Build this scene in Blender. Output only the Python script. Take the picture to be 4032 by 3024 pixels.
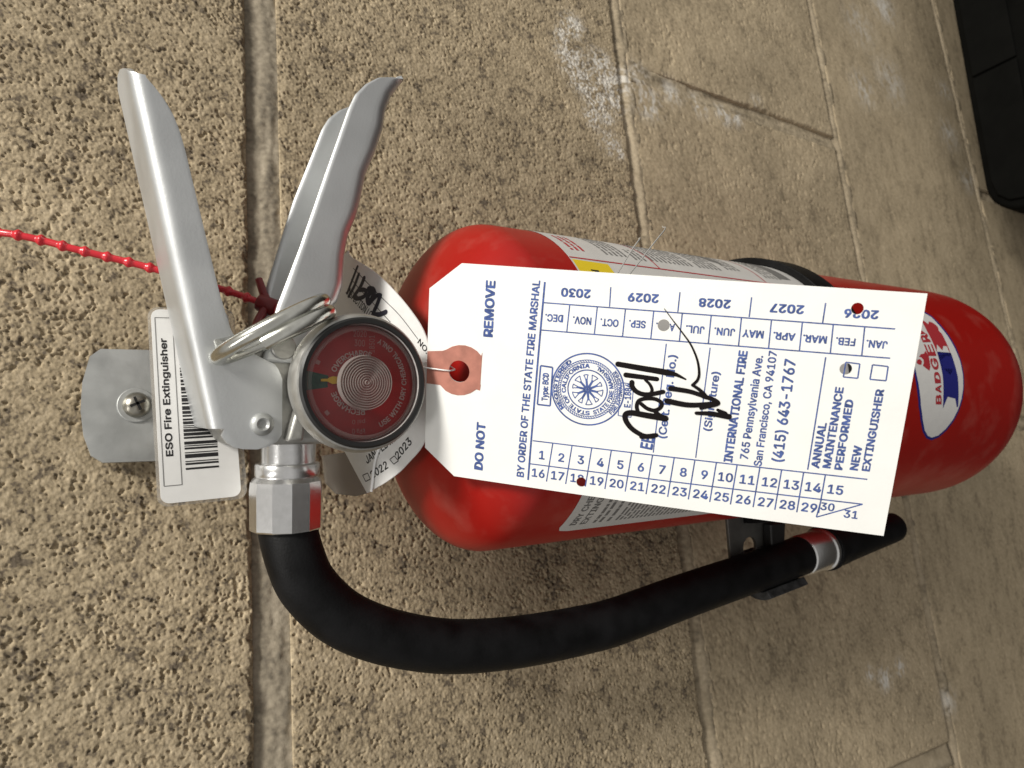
import bpy, bmesh, math, random
import numpy as np
from mathutils import Matrix, Vector
for o in list(bpy.data.objects): bpy.data.objects.remove(o)
sc = bpy.context.scene
C = sc.collection
R = math.radians
MM = .001

# ------------------------------------------------------------------ camera
cam = bpy.data.cameras.new('camera'); cam_o = bpy.data.objects.new('camera', cam); C.objects.link(cam_o)
cr = Vector((-0.0856537, -0.52459821, -0.8470302)); cu_ = Vector((0.97650463, -0.21293422, 0.03313185)); cb = Vector((-0.19774262, -0.82429105, 0.53051118))
m = Matrix.Identity(4)
for i in range(3): m[i][0], m[i][1], m[i][2] = cr[i], cu_[i], cb[i]
m.translation = (0, -.2631, 0)
cam_o.matrix_world = m
cam.sensor_width = 36; cam.lens = 25.0; cam.clip_start = .005; cam.clip_end = 50
cam.dof.use_dof = True; cam.dof.focus_distance = .205; cam.dof.aperture_fstop = 26
sc.camera = cam_o
# ------------------------------------------------------------------ light
w = bpy.data.worlds.new('World'); sc.world = w; w.use_nodes = True
wn = w.node_tree.nodes; wl = w.node_tree.links
bg = wn['Background']; bg.inputs['Strength'].default_value = .47
tc = wn.new('ShaderNodeTexCoord'); sp = wn.new('ShaderNodeSeparateXYZ'); mr = wn.new('ShaderNodeMapRange'); rp = wn.new('ShaderNodeValToRGB')
wl.new(tc.outputs['Generated'], sp.inputs[0]); wl.new(sp.outputs['Z'], mr.inputs['Value'])
mr.inputs['From Min'].default_value = -1; mr.inputs['From Max'].default_value = 1
wl.new(mr.outputs[0], rp.inputs[0]); wl.new(rp.outputs[0], bg.inputs['Color'])
e = rp.color_ramp.elements; e[0].position = .20; e[0].color = (.07, .062, .052, 1); e[1].position = .48; e[1].color = (1, .975, .94, 1); e2_ = e.new(.95); e2_.color = (.72, .695, .65, 1)
def area(name, loc, target, sx, sy, energy, col):
    l = bpy.data.lights.new(name, 'AREA'); l.shape = 'RECTANGLE'; l.size = sx; l.size_y = sy; l.energy = energy; l.color = col
    o = bpy.data.objects.new(name, l); C.objects.link(o); o.location = loc
    o.rotation_euler = (Vector(target) - Vector(loc)).to_track_quat('-Z', 'Y').to_euler(); return o
area('ceiling_lamp', (.70, -.66, 1.40), (.03, -.08, -.12), .42, .42, 36, (1, .965, .895))
area('far_ceiling_lamp', (-.75, -.5, 1.7), (.0, -.05, -.15), .9, .3, 7, (1, .97, .93))
sc.view_settings.view_transform = 'Standard'; sc.view_settings.look = 'None'; sc.view_settings.exposure = 0; sc.view_settings.gamma = 1
sc.cycles.max_bounces = 8

# ------------------------------------------------------------------ materials
def mat(name, col, rough=.5, metal=0, coat=0, coat_rough=.1, var=0, vscale=200, bump=0, bscale=600, bdist=.0003, spec=.5, rvar=0, col2=None, detail=4):
    M = bpy.data.materials.new(name); M.use_nodes = True
    n = M.node_tree.nodes; l = M.node_tree.links; b = n['Principled BSDF']
    b.inputs['Base Color'].default_value = (*col, 1); b.inputs['Roughness'].default_value = rough; b.inputs['Metallic'].default_value = metal
    b.inputs['Coat Weight'].default_value = coat; b.inputs['Coat Roughness'].default_value = coat_rough; b.inputs['Specular IOR Level'].default_value = spec
    t = n.new('ShaderNodeTexCoord')
    if var or col2:
        z = n.new('ShaderNodeTexNoise'); z.inputs['Scale'].default_value = vscale; z.inputs['Detail'].default_value = detail; l.new(t.outputs['Object'], z.inputs['Vector'])
        r = n.new('ShaderNodeValToRGB'); l.new(z.outputs['Fac'], r.inputs[0])
        c2 = col2 or tuple(min(1, c * (1 + var)) for c in col); c1 = col if col2 else tuple(c * (1 - var) for c in col)
        r.color_ramp.elements[0].position = .35 if not col2 else .52; r.color_ramp.elements[0].color = (*c1, 1)
        r.color_ramp.elements[1].position = .65 if not col2 else .78; r.color_ramp.elements[1].color = (*c2, 1)
        l.new(r.outputs[0], b.inputs['Base Color'])
        if rvar:
            q = n.new('ShaderNodeMapRange'); l.new(z.outputs['Fac'], q.inputs[0]); q.inputs['From Min'].default_value = .3; q.inputs['From Max'].default_value = .7
            q.inputs['To Min'].default_value = rough - rvar; q.inputs['To Max'].default_value = rough + rvar; l.new(q.outputs[0], b.inputs['Roughness'])
    if bump:
        z2 = n.new('ShaderNodeTexNoise'); z2.inputs['Scale'].default_value = bscale; z2.inputs['Detail'].default_value = 3; l.new(t.outputs['Object'], z2.inputs['Vector'])
        u = n.new('ShaderNodeBump'); u.inputs['Strength'].default_value = bump; u.inputs['Distance'].default_value = bdist; l.new(z2.outputs['Fac'], u.inputs['Height']); l.new(u.outputs[0], b.inputs['Normal'])
    return M
MT = {}
MT['red'] = mat('red_enamel', (.34, .007, .004), .38, spec=.4, col2=(.38, .055, .042), vscale=70, detail=10, bump=.05, bscale=260)
MT['silver'] = mat('silver_paint', (.64, .655, .66), .42, metal=.74, var=.05, vscale=60, bump=.10, bscale=1500, rvar=.05)
MT['cast'] = mat('cast_aluminium', (.44, .435, .41), .45, metal=.75, var=.12, vscale=240, bump=.35, bscale=900, rvar=.08)
MT['machined'] = mat('machined_aluminium', (.82, .82, .82), .27, metal=1, var=.04, vscale=400, bump=.06, bscale=1200)
MT['zinc'] = mat('zinc_wire', (.66, .66, .61), .22, metal=1, var=.12, vscale=220)
MT['galv'] = mat('galvanised_steel', (.46, .47, .46), .48, metal=.55, var=.16, vscale=90, bump=.12, bscale=700, rvar=.08)
MT['shadedsteel'] = mat('shaded_steel', (.13, .127, .118), .5, metal=.6, var=.2, vscale=150)  # clip plate's grey steel, its shade put into a darker base colour
MT['screw'] = mat('steel_screw', (.40, .38, .33), .32, metal=1, var=.25, vscale=400)
MT['rubber'] = mat('black_rubber', (.0045, .0045, .005), .55, var=.45, vscale=120, bump=.3, bscale=1400, spec=.2, rvar=.08)
MT['blackp'] = mat('black_plastic', (.012, .012, .012), .45, bump=.1, bscale=900)
MT['dusty'] = mat('dusty_black_plastic', (.03, .03, .031), .7, var=.6, vscale=300, bump=.5, bscale=600)
MT['paper'] = mat('white_card', (.84, .84, .815), .75, var=.02, vscale=90, detail=10, bump=.08, bscale=1800, spec=.25)
MT['collar'] = mat('off_white_plastic', (.78, .775, .76), .5, var=.03, vscale=300)
MT['label'] = mat('white_vinyl_label', (.60, .585, .565), .42, var=.04, vscale=120)
MT['sticker'] = mat('white_sticker', (.74, .73, .71), .42, var=.02, vscale=300)
MT['ink'] = mat('blue_ink', (.07, .11, .29), .7, var=.25, vscale=700, spec=.2)
MT['black_ink'] = mat('black_ink', (.012, .011, .012), .5)
MT['marker'] = mat('black_marker', (.006, .004, .004), .7, spec=.15)
MT['marker2'] = mat('blue_black_marker', (.02, .02, .035), .45)
MT['grey_ink'] = mat('grey_print', (.17, .165, .16), .6)
MT['red_ink'] = mat('red_print', (.42, .03, .04), .5)
MT['yellow'] = mat('yellow_print', (.75, .56, .02), .5)
MT['navy'] = mat('navy_print', (.015, .018, .19), .45)
MT['patch'] = mat('reddish_fibre_patch', (.42, .17, .125), .75, var=.15, vscale=260, bump=.2, bscale=1200)
MT['dial'] = mat('dial_red', (.42, .010, .013), .5, var=.08, vscale=300)
MT['dialtxt'] = mat('dial_lettering', (.62, .47, .45), .6)
MT['dialtxt2'] = mat('dial_small_lettering', (.50, .27, .26), .6)
MT['green'] = mat('dial_green', (.015, .07, .045), .5, var=.3, vscale=900)
MT['needle'] = mat('needle_yellow', (.80, .50, .02), .5)
MT['case'] = mat('gauge_inner_wall', (.42, .40, .39), .45, var=.12, vscale=500)
MT['seal'] = mat('red_seal_plastic', (.58, .018, .030), .33, coat=.2)
MT['sealdark'] = mat('dark_red_seal_plastic', (.17, .008, .010), .42)
MT['wire'] = mat('steel_tie_wire', (.9, .9, .88), .35, metal=.8)
MT['nylon'] = mat('white_nylon', (.9, .9, .9), .4)
MT['bin'] = mat('bin_plastic', (.0035, .0035, .003), .8, spec=.06, var=.2, vscale=60, bump=.15, bscale=800)
def thin_clear(name, tint=(1, 1, 1), alpha=.1, rough=.05, dens=None):
    M = bpy.data.materials.new(name); M.use_nodes = True; n = M.node_tree.nodes; l = M.node_tree.links
    n.remove(n['Principled BSDF']); o = n['Material Output']
    a = n.new('ShaderNodeBsdfTransparent'); a.inputs[0].default_value = (*tint, 1)
    g = n.new('ShaderNodeBsdfGlossy'); g.inputs['Roughness'].default_value = rough
    f = n.new('ShaderNodeFresnel'); f.inputs['IOR'].default_value = 1.45
    x = n.new('ShaderNodeMixShader'); l.new(f.outputs[0], x.inputs[0]); l.new(a.outputs[0], x.inputs[1]); l.new(g.outputs[0], x.inputs[2])
    if dens:
        d = n.new('ShaderNodeBsdfDiffuse'); d.inputs[0].default_value = (*dens, 1); y = n.new('ShaderNodeMixShader'); y.inputs[0].default_value = alpha
        l.new(x.outputs[0], y.inputs[1]); l.new(d.outputs[0], y.inputs[2]); x = y
    l.new(x.outputs[0], o.inputs[0]); return M
MT['lens'] = thin_clear('gauge_lens', (1, .99, .98), .012, .04, (.7, .66, .63))
MT['lensrim'] = thin_clear('gauge_lens_rim', (.94, .92, .9), .18, .12, (.40, .37, .35))
MT['ridged'] = thin_clear('ridged_lens', (.66, .63, .60), .34, .12, (.52, .48, .45))
MT['film'] = thin_clear('clear_film', (.95, .94, .925), .24, .15, (.66, .62, .56))

def wall_mat(name, c_lo, c_mid, c_hi):
    M = bpy.data.materials.new(name); M.use_nodes = True; n = M.node_tree.nodes; l = M.node_tree.links; b = n['Principled BSDF']
    b.inputs['Roughness'].default_value = .92; b.inputs['Specular IOR Level'].default_value = .2
    a = n.new('ShaderNodeAttribute'); a.attribute_name = 'grain'
    r = n.new('ShaderNodeValToRGB'); el = r.color_ramp.elements
    el[0].position = .12; el[0].color = (*c_lo, 1); el[1].position = .9; el[1].color = (*c_hi, 1); x = el.new(.42); x.color = (*c_mid, 1)
    l.new(a.outputs['Fac'], r.inputs[0])
    t = n.new('ShaderNodeTexCoord'); z = n.new('ShaderNodeTexNoise'); z.inputs['Scale'].default_value = 14; z.inputs['Detail'].default_value = 5; l.new(t.outputs['Object'], z.inputs['Vector'])
    mp = n.new('ShaderNodeMapRange'); l.new(z.outputs['Fac'], mp.inputs[0]); mp.inputs['From Min'].default_value = .3; mp.inputs['From Max'].default_value = .7; mp.inputs['To Min'].default_value = .86; mp.inputs['To Max'].default_value = 1.12
    mx = n.new('ShaderNodeMix'); mx.data_type = 'RGBA'; mx.blend_type = 'MULTIPLY'; mx.inputs['Factor'].default_value = 1
    l.new(r.outputs[0], mx.inputs['A']); l.new(mp.outputs[0], mx.inputs['B'])
    z3 = n.new('ShaderNodeTexNoise'); z3.inputs['Scale'].default_value = 620; z3.inputs['Detail'].default_value = 3; l.new(t.outputs['Object'], z3.inputs['Vector'])
    mp3 = n.new('ShaderNodeMapRange'); l.new(z3.outputs['Fac'], mp3.inputs[0]); mp3.inputs['From Min'].default_value = .32; mp3.inputs['From Max'].default_value = .68; mp3.inputs['To Min'].default_value = .88; mp3.inputs['To Max'].default_value = 1.10
    mx3 = n.new('ShaderNodeMix'); mx3.data_type = 'RGBA'; mx3.blend_type = 'MULTIPLY'; mx3.inputs['Factor'].default_value = 1; l.new(mx.outputs['Result'], mx3.inputs['A']); l.new(mp3.outputs[0], mx3.inputs['B']); mx = mx3
    s = n.new('ShaderNodeAttribute'); s.attribute_name = 'stain'
    m2 = n.new('ShaderNodeMix'); m2.data_type = 'RGBA'; m2.inputs['B'].default_value = (.68, .64, .57, 1); l.new(s.outputs['Fac'], m2.inputs['Factor']); l.new(mx.outputs['Result'], m2.inputs['A'])
    l.new(m2.outputs['Result'], b.inputs['Base Color'])
    z2 = n.new('ShaderNodeTexNoise'); z2.inputs['Scale'].default_value = 1500; z2.inputs['Detail'].default_value = 2; l.new(t.outputs['Object'], z2.inputs['Vector'])
    u = n.new('ShaderNodeBump'); u.inputs['Strength'].default_value = .3; u.inputs['Distance'].default_value = .0004; l.new(z2.outputs['Fac'], u.inputs['Height'])
    pa = n.new('ShaderNodeAttribute'); pa.attribute_name = 'plain'      # blocks' far ends, not cut finely: relief by bump
    z4 = n.new('ShaderNodeTexNoise'); z4.inputs['Scale'].default_value = 420; z4.inputs['Detail'].default_value = 3; l.new(t.outputs['Object'], z4.inputs['Vector'])
    r4 = n.new('ShaderNodeValToRGB'); r4.color_ramp.elements[0].position = .36; r4.color_ramp.elements[1].position = .52; l.new(z4.outputs['Fac'], r4.inputs[0])
    u4 = n.new('ShaderNodeBump'); u4.inputs['Distance'].default_value = .0016; l.new(pa.outputs['Fac'], u4.inputs['Strength']); l.new(r4.outputs[0], u4.inputs['Height']); l.new(u.outputs[0], u4.inputs['Normal']); l.new(u4.outputs[0], b.inputs['Normal'])
    return M
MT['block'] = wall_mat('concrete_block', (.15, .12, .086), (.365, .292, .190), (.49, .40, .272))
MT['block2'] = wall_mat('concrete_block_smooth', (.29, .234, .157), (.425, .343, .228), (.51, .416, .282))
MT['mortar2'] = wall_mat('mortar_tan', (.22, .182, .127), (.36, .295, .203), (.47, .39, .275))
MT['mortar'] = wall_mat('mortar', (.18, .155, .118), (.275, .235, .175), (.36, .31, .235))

# ------------------------------------------------------------------ helpers
def link(o, parent=None):
    C.objects.link(o)
    if parent is not None: o.parent = parent
    return o
def thing(name, label, cat, mw=None, group=None):
    o = bpy.data.objects.new(name, None); C.objects.link(o); o.empty_display_size = .01
    if mw is not None: o.matrix_world = mw
    o['label'] = label; o['category'] = cat
    if group: o['group'] = group
    return o
class MB:
    def __init__(s): s.v = []; s.f = []
    def add(s, v, f):
        k = len(s.v); s.v += [tuple(p) for p in v]; s.f += [tuple(i + k for i in q) for q in f]; return s
    def build(s, name, m, parent=None, smooth=True, bevel=0, solid=0, angle=40, scale=MM, off=(0, 0, 0)):
        me = bpy.data.meshes.new(name); me.from_pydata([((p[0] + off[0]) * scale, (p[1] + off[1]) * scale, (p[2] + off[2]) * scale) for p in s.v], [], s.f)
        bm = bmesh.new(); bm.from_mesh(me); bmesh.ops.remove_doubles(bm, verts=bm.verts, dist=1e-6)
        if len(bm.faces) < 60000 and not s.__dict__.get('flat'): bmesh.ops.recalc_face_normals(bm, faces=bm.faces)
        if smooth:
            for f in bm.faces: f.smooth = True
            for e in bm.edges:
                if len(e.link_faces) == 2 and e.calc_face_angle(0) > R(angle): e.smooth = False
        bm.to_mesh(me); bm.free()
        me.materials.append(MT[m] if isinstance(m, str) else m)
        o = link(bpy.data.objects.new(name, me), parent)
        if solid:
            d = o.modifiers.new('thickness', 'SOLIDIFY'); d.thickness = solid * MM; d.offset = -1 if solid > 0 else 1
            d.thickness = abs(solid) * MM
        if bevel:
            d = o.modifiers.new('edge', 'BEVEL'); d.width = bevel * MM; d.segments = 3; d.limit_method = 'ANGLE'; d.angle_limit = R(35)
        return o
def catmull(P, n=8):
    P = [np.array(p, float) for p in P]; Q = [2 * P[0] - P[1]] + P + [2 * P[-1] - P[-2]]; out = []
    for i in range(1, len(Q) - 2):
        a, b, c, d = Q[i - 1:i + 3]
        for k in range(n):
            t = k / n; out.append(.5 * ((2 * b) + (c - a) * t + (2 * a - 5 * b + 4 * c - d) * t * t + (3 * b - a - 3 * c + d) * t ** 3))
    out.append(P[-1]); return out
def tube(mb, path, rad, seg=16, cap=True, closed=False):
    P = [np.array(p, float) for p in path]; n = len(P); rad = rad if hasattr(rad, '__len__') else [rad] * n
    T = [P[min(i + 1, n - 1)] - P[max(i - 1, 0)] for i in range(n)]; T = [t / (np.linalg.norm(t) + 1e-12) for t in T]
    a = np.array([0, 0, 1.]) if abs(T[0][2]) < .9 else np.array([1., 0, 0]); N = np.cross(T[0], a); N /= np.linalg.norm(N); V = []; F = []
    for i in range(n):
        N = N - (N @ T[i]) * T[i]; N /= np.linalg.norm(N); B = np.cross(T[i], N)
        for k in range(seg):
            q = 2 * math.pi * k / seg; V.append(P[i] + rad[i] * (math.cos(q) * N + math.sin(q) * B))
    for i in range(n - 1):
        for k in range(seg): F.append((i * seg + k, i * seg + (k + 1) % seg, (i + 1) * seg + (k + 1) % seg, (i + 1) * seg + k))
    if cap: F.append(tuple(range(seg))[::-1]); F.append(tuple((n - 1) * seg + k for k in range(seg)))
    return mb.add(V, F)
def lathe(mb, prof, o, ax, seg=48, ref=None, closed=False, phase=0):
    """prof = [(radius, distance along axis)]"""
    o = np.array(o, float); ax = np.array(ax, float); ax /= np.linalg.norm(ax)
    a = np.array([0, 0, 1.]) if abs(ax[2]) < .9 else np.array([1., 0, 0]); N = np.cross(ax, a); N /= np.linalg.norm(N); B = np.cross(ax, N); V = []; F = []
    for r, d in prof:
        for k in range(seg):
            q = 2 * math.pi * (k + phase) / seg; V.append(o + ax * d + r * (math.cos(q) * N + math.sin(q) * B))
    n = len(prof); rng = n if closed else n - 1
    for i in range(rng):
        j = (i + 1) % n
        for k in range(seg): F.append((i * seg + k, i * seg + (k + 1) % seg, j * seg + (k + 1) % seg, j * seg + k))
    return mb.add(V, F)
def prism(mb, poly, fn, d0, d1):
    """poly 2D, fn(x, y, d) -> 3D"""
    n = len(poly); V = [fn(x, y, d0) for x, y in poly] + [fn(x, y, d1) for x, y in poly]
    F = [tuple(range(n)), tuple(range(n, 2 * n))[::-1]] + [(i, (i + 1) % n, n + (i + 1) % n, n + i) for i in range(n)]
    return mb.add(V, F)
def to_mesh2d(cu):
    ob = bpy.data.objects.new('tmp', cu); C.objects.link(ob); dg = bpy.context.evaluated_depsgraph_get(); ev = ob.evaluated_get(dg); me = ev.to_mesh()
    V = [tuple(v.co) for v in me.vertices]; F = [tuple(p.vertices) for p in me.polygons]; ev.to_mesh_clear(); bpy.data.objects.remove(ob); bpy.data.curves.remove(cu); return V, F
import os
FONT = None
try: FONT = bpy.data.fonts.load(os.path.join(bpy.utils.system_resource('DATAFILES', path='fonts'), 'Inter.woff2'))      # Blender's own sans face
except Exception: FONT = None                                                                                          # else its built-in face
_tc = {}
def text2d(s, bold=0):
    """filled outline of a string, normalised to its own bounding box 0..1 x 0..1, plus aspect"""
    if (s, bold) not in _tc:
        cu = bpy.data.curves.new('t', 'FONT'); cu.body = s; cu.resolution_u = 3
        if FONT: cu.font = FONT
        V, F = to_mesh2d(cu)
        a = np.array(V)[:, :2]
        if bold:                                     # heavier stroke: overlapping copies a hair apart
            n0 = len(a); sh = [(dx * bold, dy * bold) for dx, dy in ((-1, -.5), (-1, .5), (1, -.5), (1, .5), (0, 0), (0, .8), (0, -.8))]
            F = [tuple(i + k * n0 for i in f) for k in range(len(sh)) for f in F]; a = np.concatenate([a + np.array(q) for q in sh]); zc = np.repeat(np.arange(len(sh)) * .004, n0)
        else: zc = np.zeros(len(a))
        lo = a.min(0); hi = a.max(0); _tc[(s, bold)] = (np.column_stack([(a - lo) / (hi - lo), zc]), F, (hi - lo))
    return _tc[(s, bold)]
def holed(outer, holes, thick):
    """flat sheet with holes as (verts, faces), centred on z = 0"""
    cu = bpy.data.curves.new('t', 'CURVE'); cu.dimensions = '2D'; cu.fill_mode = 'BOTH'; cu.extrude = thick / 2
    for L in [outer] + holes:
        s = cu.splines.new('POLY'); s.points.add(len(L) - 1); s.use_cyclic_u = True
        for p, q in zip(s.points, L): p.co = (q[0], q[1], 0, 1)
    return to_mesh2d(cu)
def circ(x, y, r, n=24): return [(x + r * math.cos(2 * math.pi * k / n), y + r * math.sin(2 * math.pi * k / n)) for k in range(n)]
def stroke(mb, P, w0, w1, fn, n=6, z=0):
    Q = catmull([(a, b, 0) for a, b in P], n) if len(P) > 2 else [np.array((*P[0], 0.)), np.array((*P[1], 0.))]
    N = len(Q); V = []; F = []
    for i, q in enumerate(Q):
        t = Q[min(i + 1, N - 1)] - Q[max(i - 1, 0)]; t /= np.linalg.norm(t) + 1e-12; h = (w0 + (w1 - w0) * i / (N - 1)) / 2; nn = np.array((-t[1], t[0], 0)) * h
        V += [fn(*(q + nn)[:2], z), fn(*(q - nn)[:2], z)]
        if i: F.append((2 * i - 2, 2 * i - 1, 2 * i + 1, 2 * i))
    mb.add(V, F)
    for q, h in ((Q[0], w0 / 2), (Q[-1], w1 / 2)): mb.add([fn(q[0] + h * math.cos(a * .5236), q[1] + h * math.sin(a * .5236), z + .004) for a in range(12)], [tuple(range(12))])
def line(mb, x0, y0, x1, y1, w, fn, z=0): 
    d = np.array((x1 - x0, y1 - y0)); L = np.hypot(*d); d /= L; n = np.array((-d[1], d[0])) * w / 2
    mb.add([fn(x0 + n[0], y0 + n[1], z), fn(x1 + n[0], y1 + n[1], z), fn(x1 - n[0], y1 - n[1], z), fn(x0 - n[0], y0 - n[1], z)], [(0, 1, 2, 3)])
def boxtext(mb, s, rot, bx, by, ex, ey, bold, fn, z=0):
    """string whose baseline start corner is (bx, by) and opposite corner (ex, ey), reading direction turned by rot degrees"""
    V, F, _ = text2d(s, bold); c, sn = round(math.cos(R(rot))), round(math.sin(R(rot)))
    dx, dy = ex - bx, ey - by; wd = abs(dx * c + dy * sn); ht = abs(-dx * sn + dy * c)
    mb.add([fn(bx + (a * wd) * c - (b * ht) * sn, by + (a * wd) * sn + (b * ht) * c, z + c_) for a, b, c_ in V], F)
def basetext(mb, s, x0, y0, x1, y1, h, bold, fn, z=0):
    V, F, _ = text2d(s, bold); d = np.array((x1 - x0, y1 - y0)); n = np.array((-d[1], d[0])) / np.hypot(*d) * h
    mb.add([fn(x0 + d[0] * a + n[0] * b, y0 + d[1] * a + n[1] * b, z + c_) for a, b, c_ in V], F)
def arctext(mb, s, cx, cy, r, a0, a1, h, fn, bold=0, inward=False, z=0):
    """angles clockwise from up; inward = letters' feet point outwards (bottom arc)"""
    V, F, _ = text2d(s, bold); out = []
    for a, b, c_ in V:
        t = R(a0 + (a1 - a0) * a); rr = r + (1 - b) * h if inward else r + b * h
        out.append(fn(cx + rr * math.sin(t), cy + rr * math.cos(t), z + c_))
    mb.add(out, F)

# ------------------------------------------------------------------ block wall
rng = np.random.default_rng(7)
def field(nz, nx, sz, sx):
    """smooth random field, unit deviation; sz, sx = feature size in samples"""
    a = rng.standard_normal((nz, nx)); kz = np.fft.fftfreq(nz)[:, None]; kx = np.fft.rfftfreq(nx)[None]
    f = np.fft.irfft2(np.fft.rfft2(a) * np.exp(-2 * (math.pi ** 2) * ((kz * sz) ** 2 + (kx * sx) ** 2)), s=(nz, nx)); return f / f.std()
def sstep(x, a, b): t = np.clip((x - a) / (b - a), 0, 1); return t * t * (3 - 2 * t)
def axis(lo, hi, dlo, dhi, step, coarse=6.):
    dlo, dhi = max(lo, dlo), min(hi, dhi)
    if dhi - dlo < 2: return np.linspace(lo, hi, max(2, int((hi - lo) / coarse) + 1))
    a = [np.linspace(lo, dlo, max(2, int((dlo - lo) / coarse) + 1))[:-1]] if dlo > lo + 1 else []
    a.append(np.linspace(dlo, dhi, max(2, int(round((dhi - dlo) / step)) + 1)))
    if dhi < hi - 1: a.append(np.linspace(dhi, hi, max(2, int((hi - dhi) / coarse) + 1))[1:])
    return np.concatenate(a)
WHITE = [(267, -229, 7, .8), (258, -222, 6, .7), (245, -226, 9, .9), (236, -232, 9, .9), (226, -240, 8, .9), (248, -246, 9, .6), (238, -250, 10, .7), (228, -254, 8, .6), (243, -262, 9, .6), (234, -279, 10, .55), (250, -275, 8, .45), (246, -300, 8, .4), (244, -323, 8, .45), (243, -345, 7, .55), (244, -357, 6, .5), (213, -236, 6, .7), (215, -246, 5, .5), (200, -246, 7, .6), (196, -252, 4, .7), (262, -380, 6, .2),
         (403, -575, 16, .4), (309, -516, 14, .35), (330, -560, 20, .25), (370, -530, 18, .25), (-104, -408, 6, .6), (-99, -394, 4, .5), (-101, -425, 5, .45), (300, -640, 14, .3), (260, -655, 12, .3), (345, -650, 10, .35), (-128, -470, 8, .3)]
def stain_at(X, Z, nz):
    s = np.zeros_like(X)
    for x, z, r, a in WHITE: s = np.maximum(s, a * np.exp(-((X - x) ** 2 + (Z - z) ** 2) / (2 * (r * .62) ** 2)))
    return np.clip(s * 2.6 * sstep(nz, -.55, .6), 0, .97)
def sheet(name, parent, X, Z, Y, grain, stain, m, back, plain=None):
    """grid in the wall plane (mm); border is folded back to depth `back`"""
    def pad(a): return np.pad(a, 1, mode='edge')
    plain = np.zeros_like(X) if plain is None else plain
    X, Z, Y, grain, stain, plain = map(pad, (X, Z, Y, grain, stain, plain)); Y[0] = Y[-1] = back; Y[:, 0] = back; Y[:, -1] = back
    nz, nx = X.shape; co = np.stack([X, Y, Z], -1).reshape(-1, 3) * MM
    idx = np.arange(nz * nx).reshape(nz, nx); q = np.stack([idx[:-1, :-1], idx[:-1, 1:], idx[1:, 1:], idx[1:, :-1]], -1).reshape(-1, 4)
    me = bpy.data.meshes.new(name); me.vertices.add(len(co)); me.vertices.foreach_set('co', co.astype(np.float32).ravel())
    me.loops.add(q.size); me.loops.foreach_set('vertex_index', q.ravel().astype(np.int32)); me.polygons.add(len(q)); me.polygons.foreach_set('loop_start', (np.arange(len(q)) * 4).astype(np.int32))
    me.polygons.foreach_set('use_smooth', np.ones(len(q), bool)); me.update(); 
    for nm, a in (('grain', grain), ('stain', stain), ('plain', plain)):
        at = me.attributes.new(nm, 'FLOAT', 'POINT'); at.data.foreach_set('value', a.astype(np.float32).ravel())
    me.materials.append(MT[m]); return link(bpy.data.objects.new(name, me), parent)
wall = thing('concrete_block_wall', 'tan pitted concrete block wall with grey mortar joints behind everything', 'wall')
Z0 = -56.5; CO = 203.2; XH = 251.; JT = 10.0; JTS = [10.5, 12.5, 7.5, 6.5, 6.0]
VIEW = [(-78, 228), (-122, 302), (-150, 370), (-205, 470), (-210, 470)]     # stretch of each course that the picture can show, mm
STEP = [.35, .36, .72, 1.05, 1.3]
ROUGH = [1.0, .95, .66, .42, .36]
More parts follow.
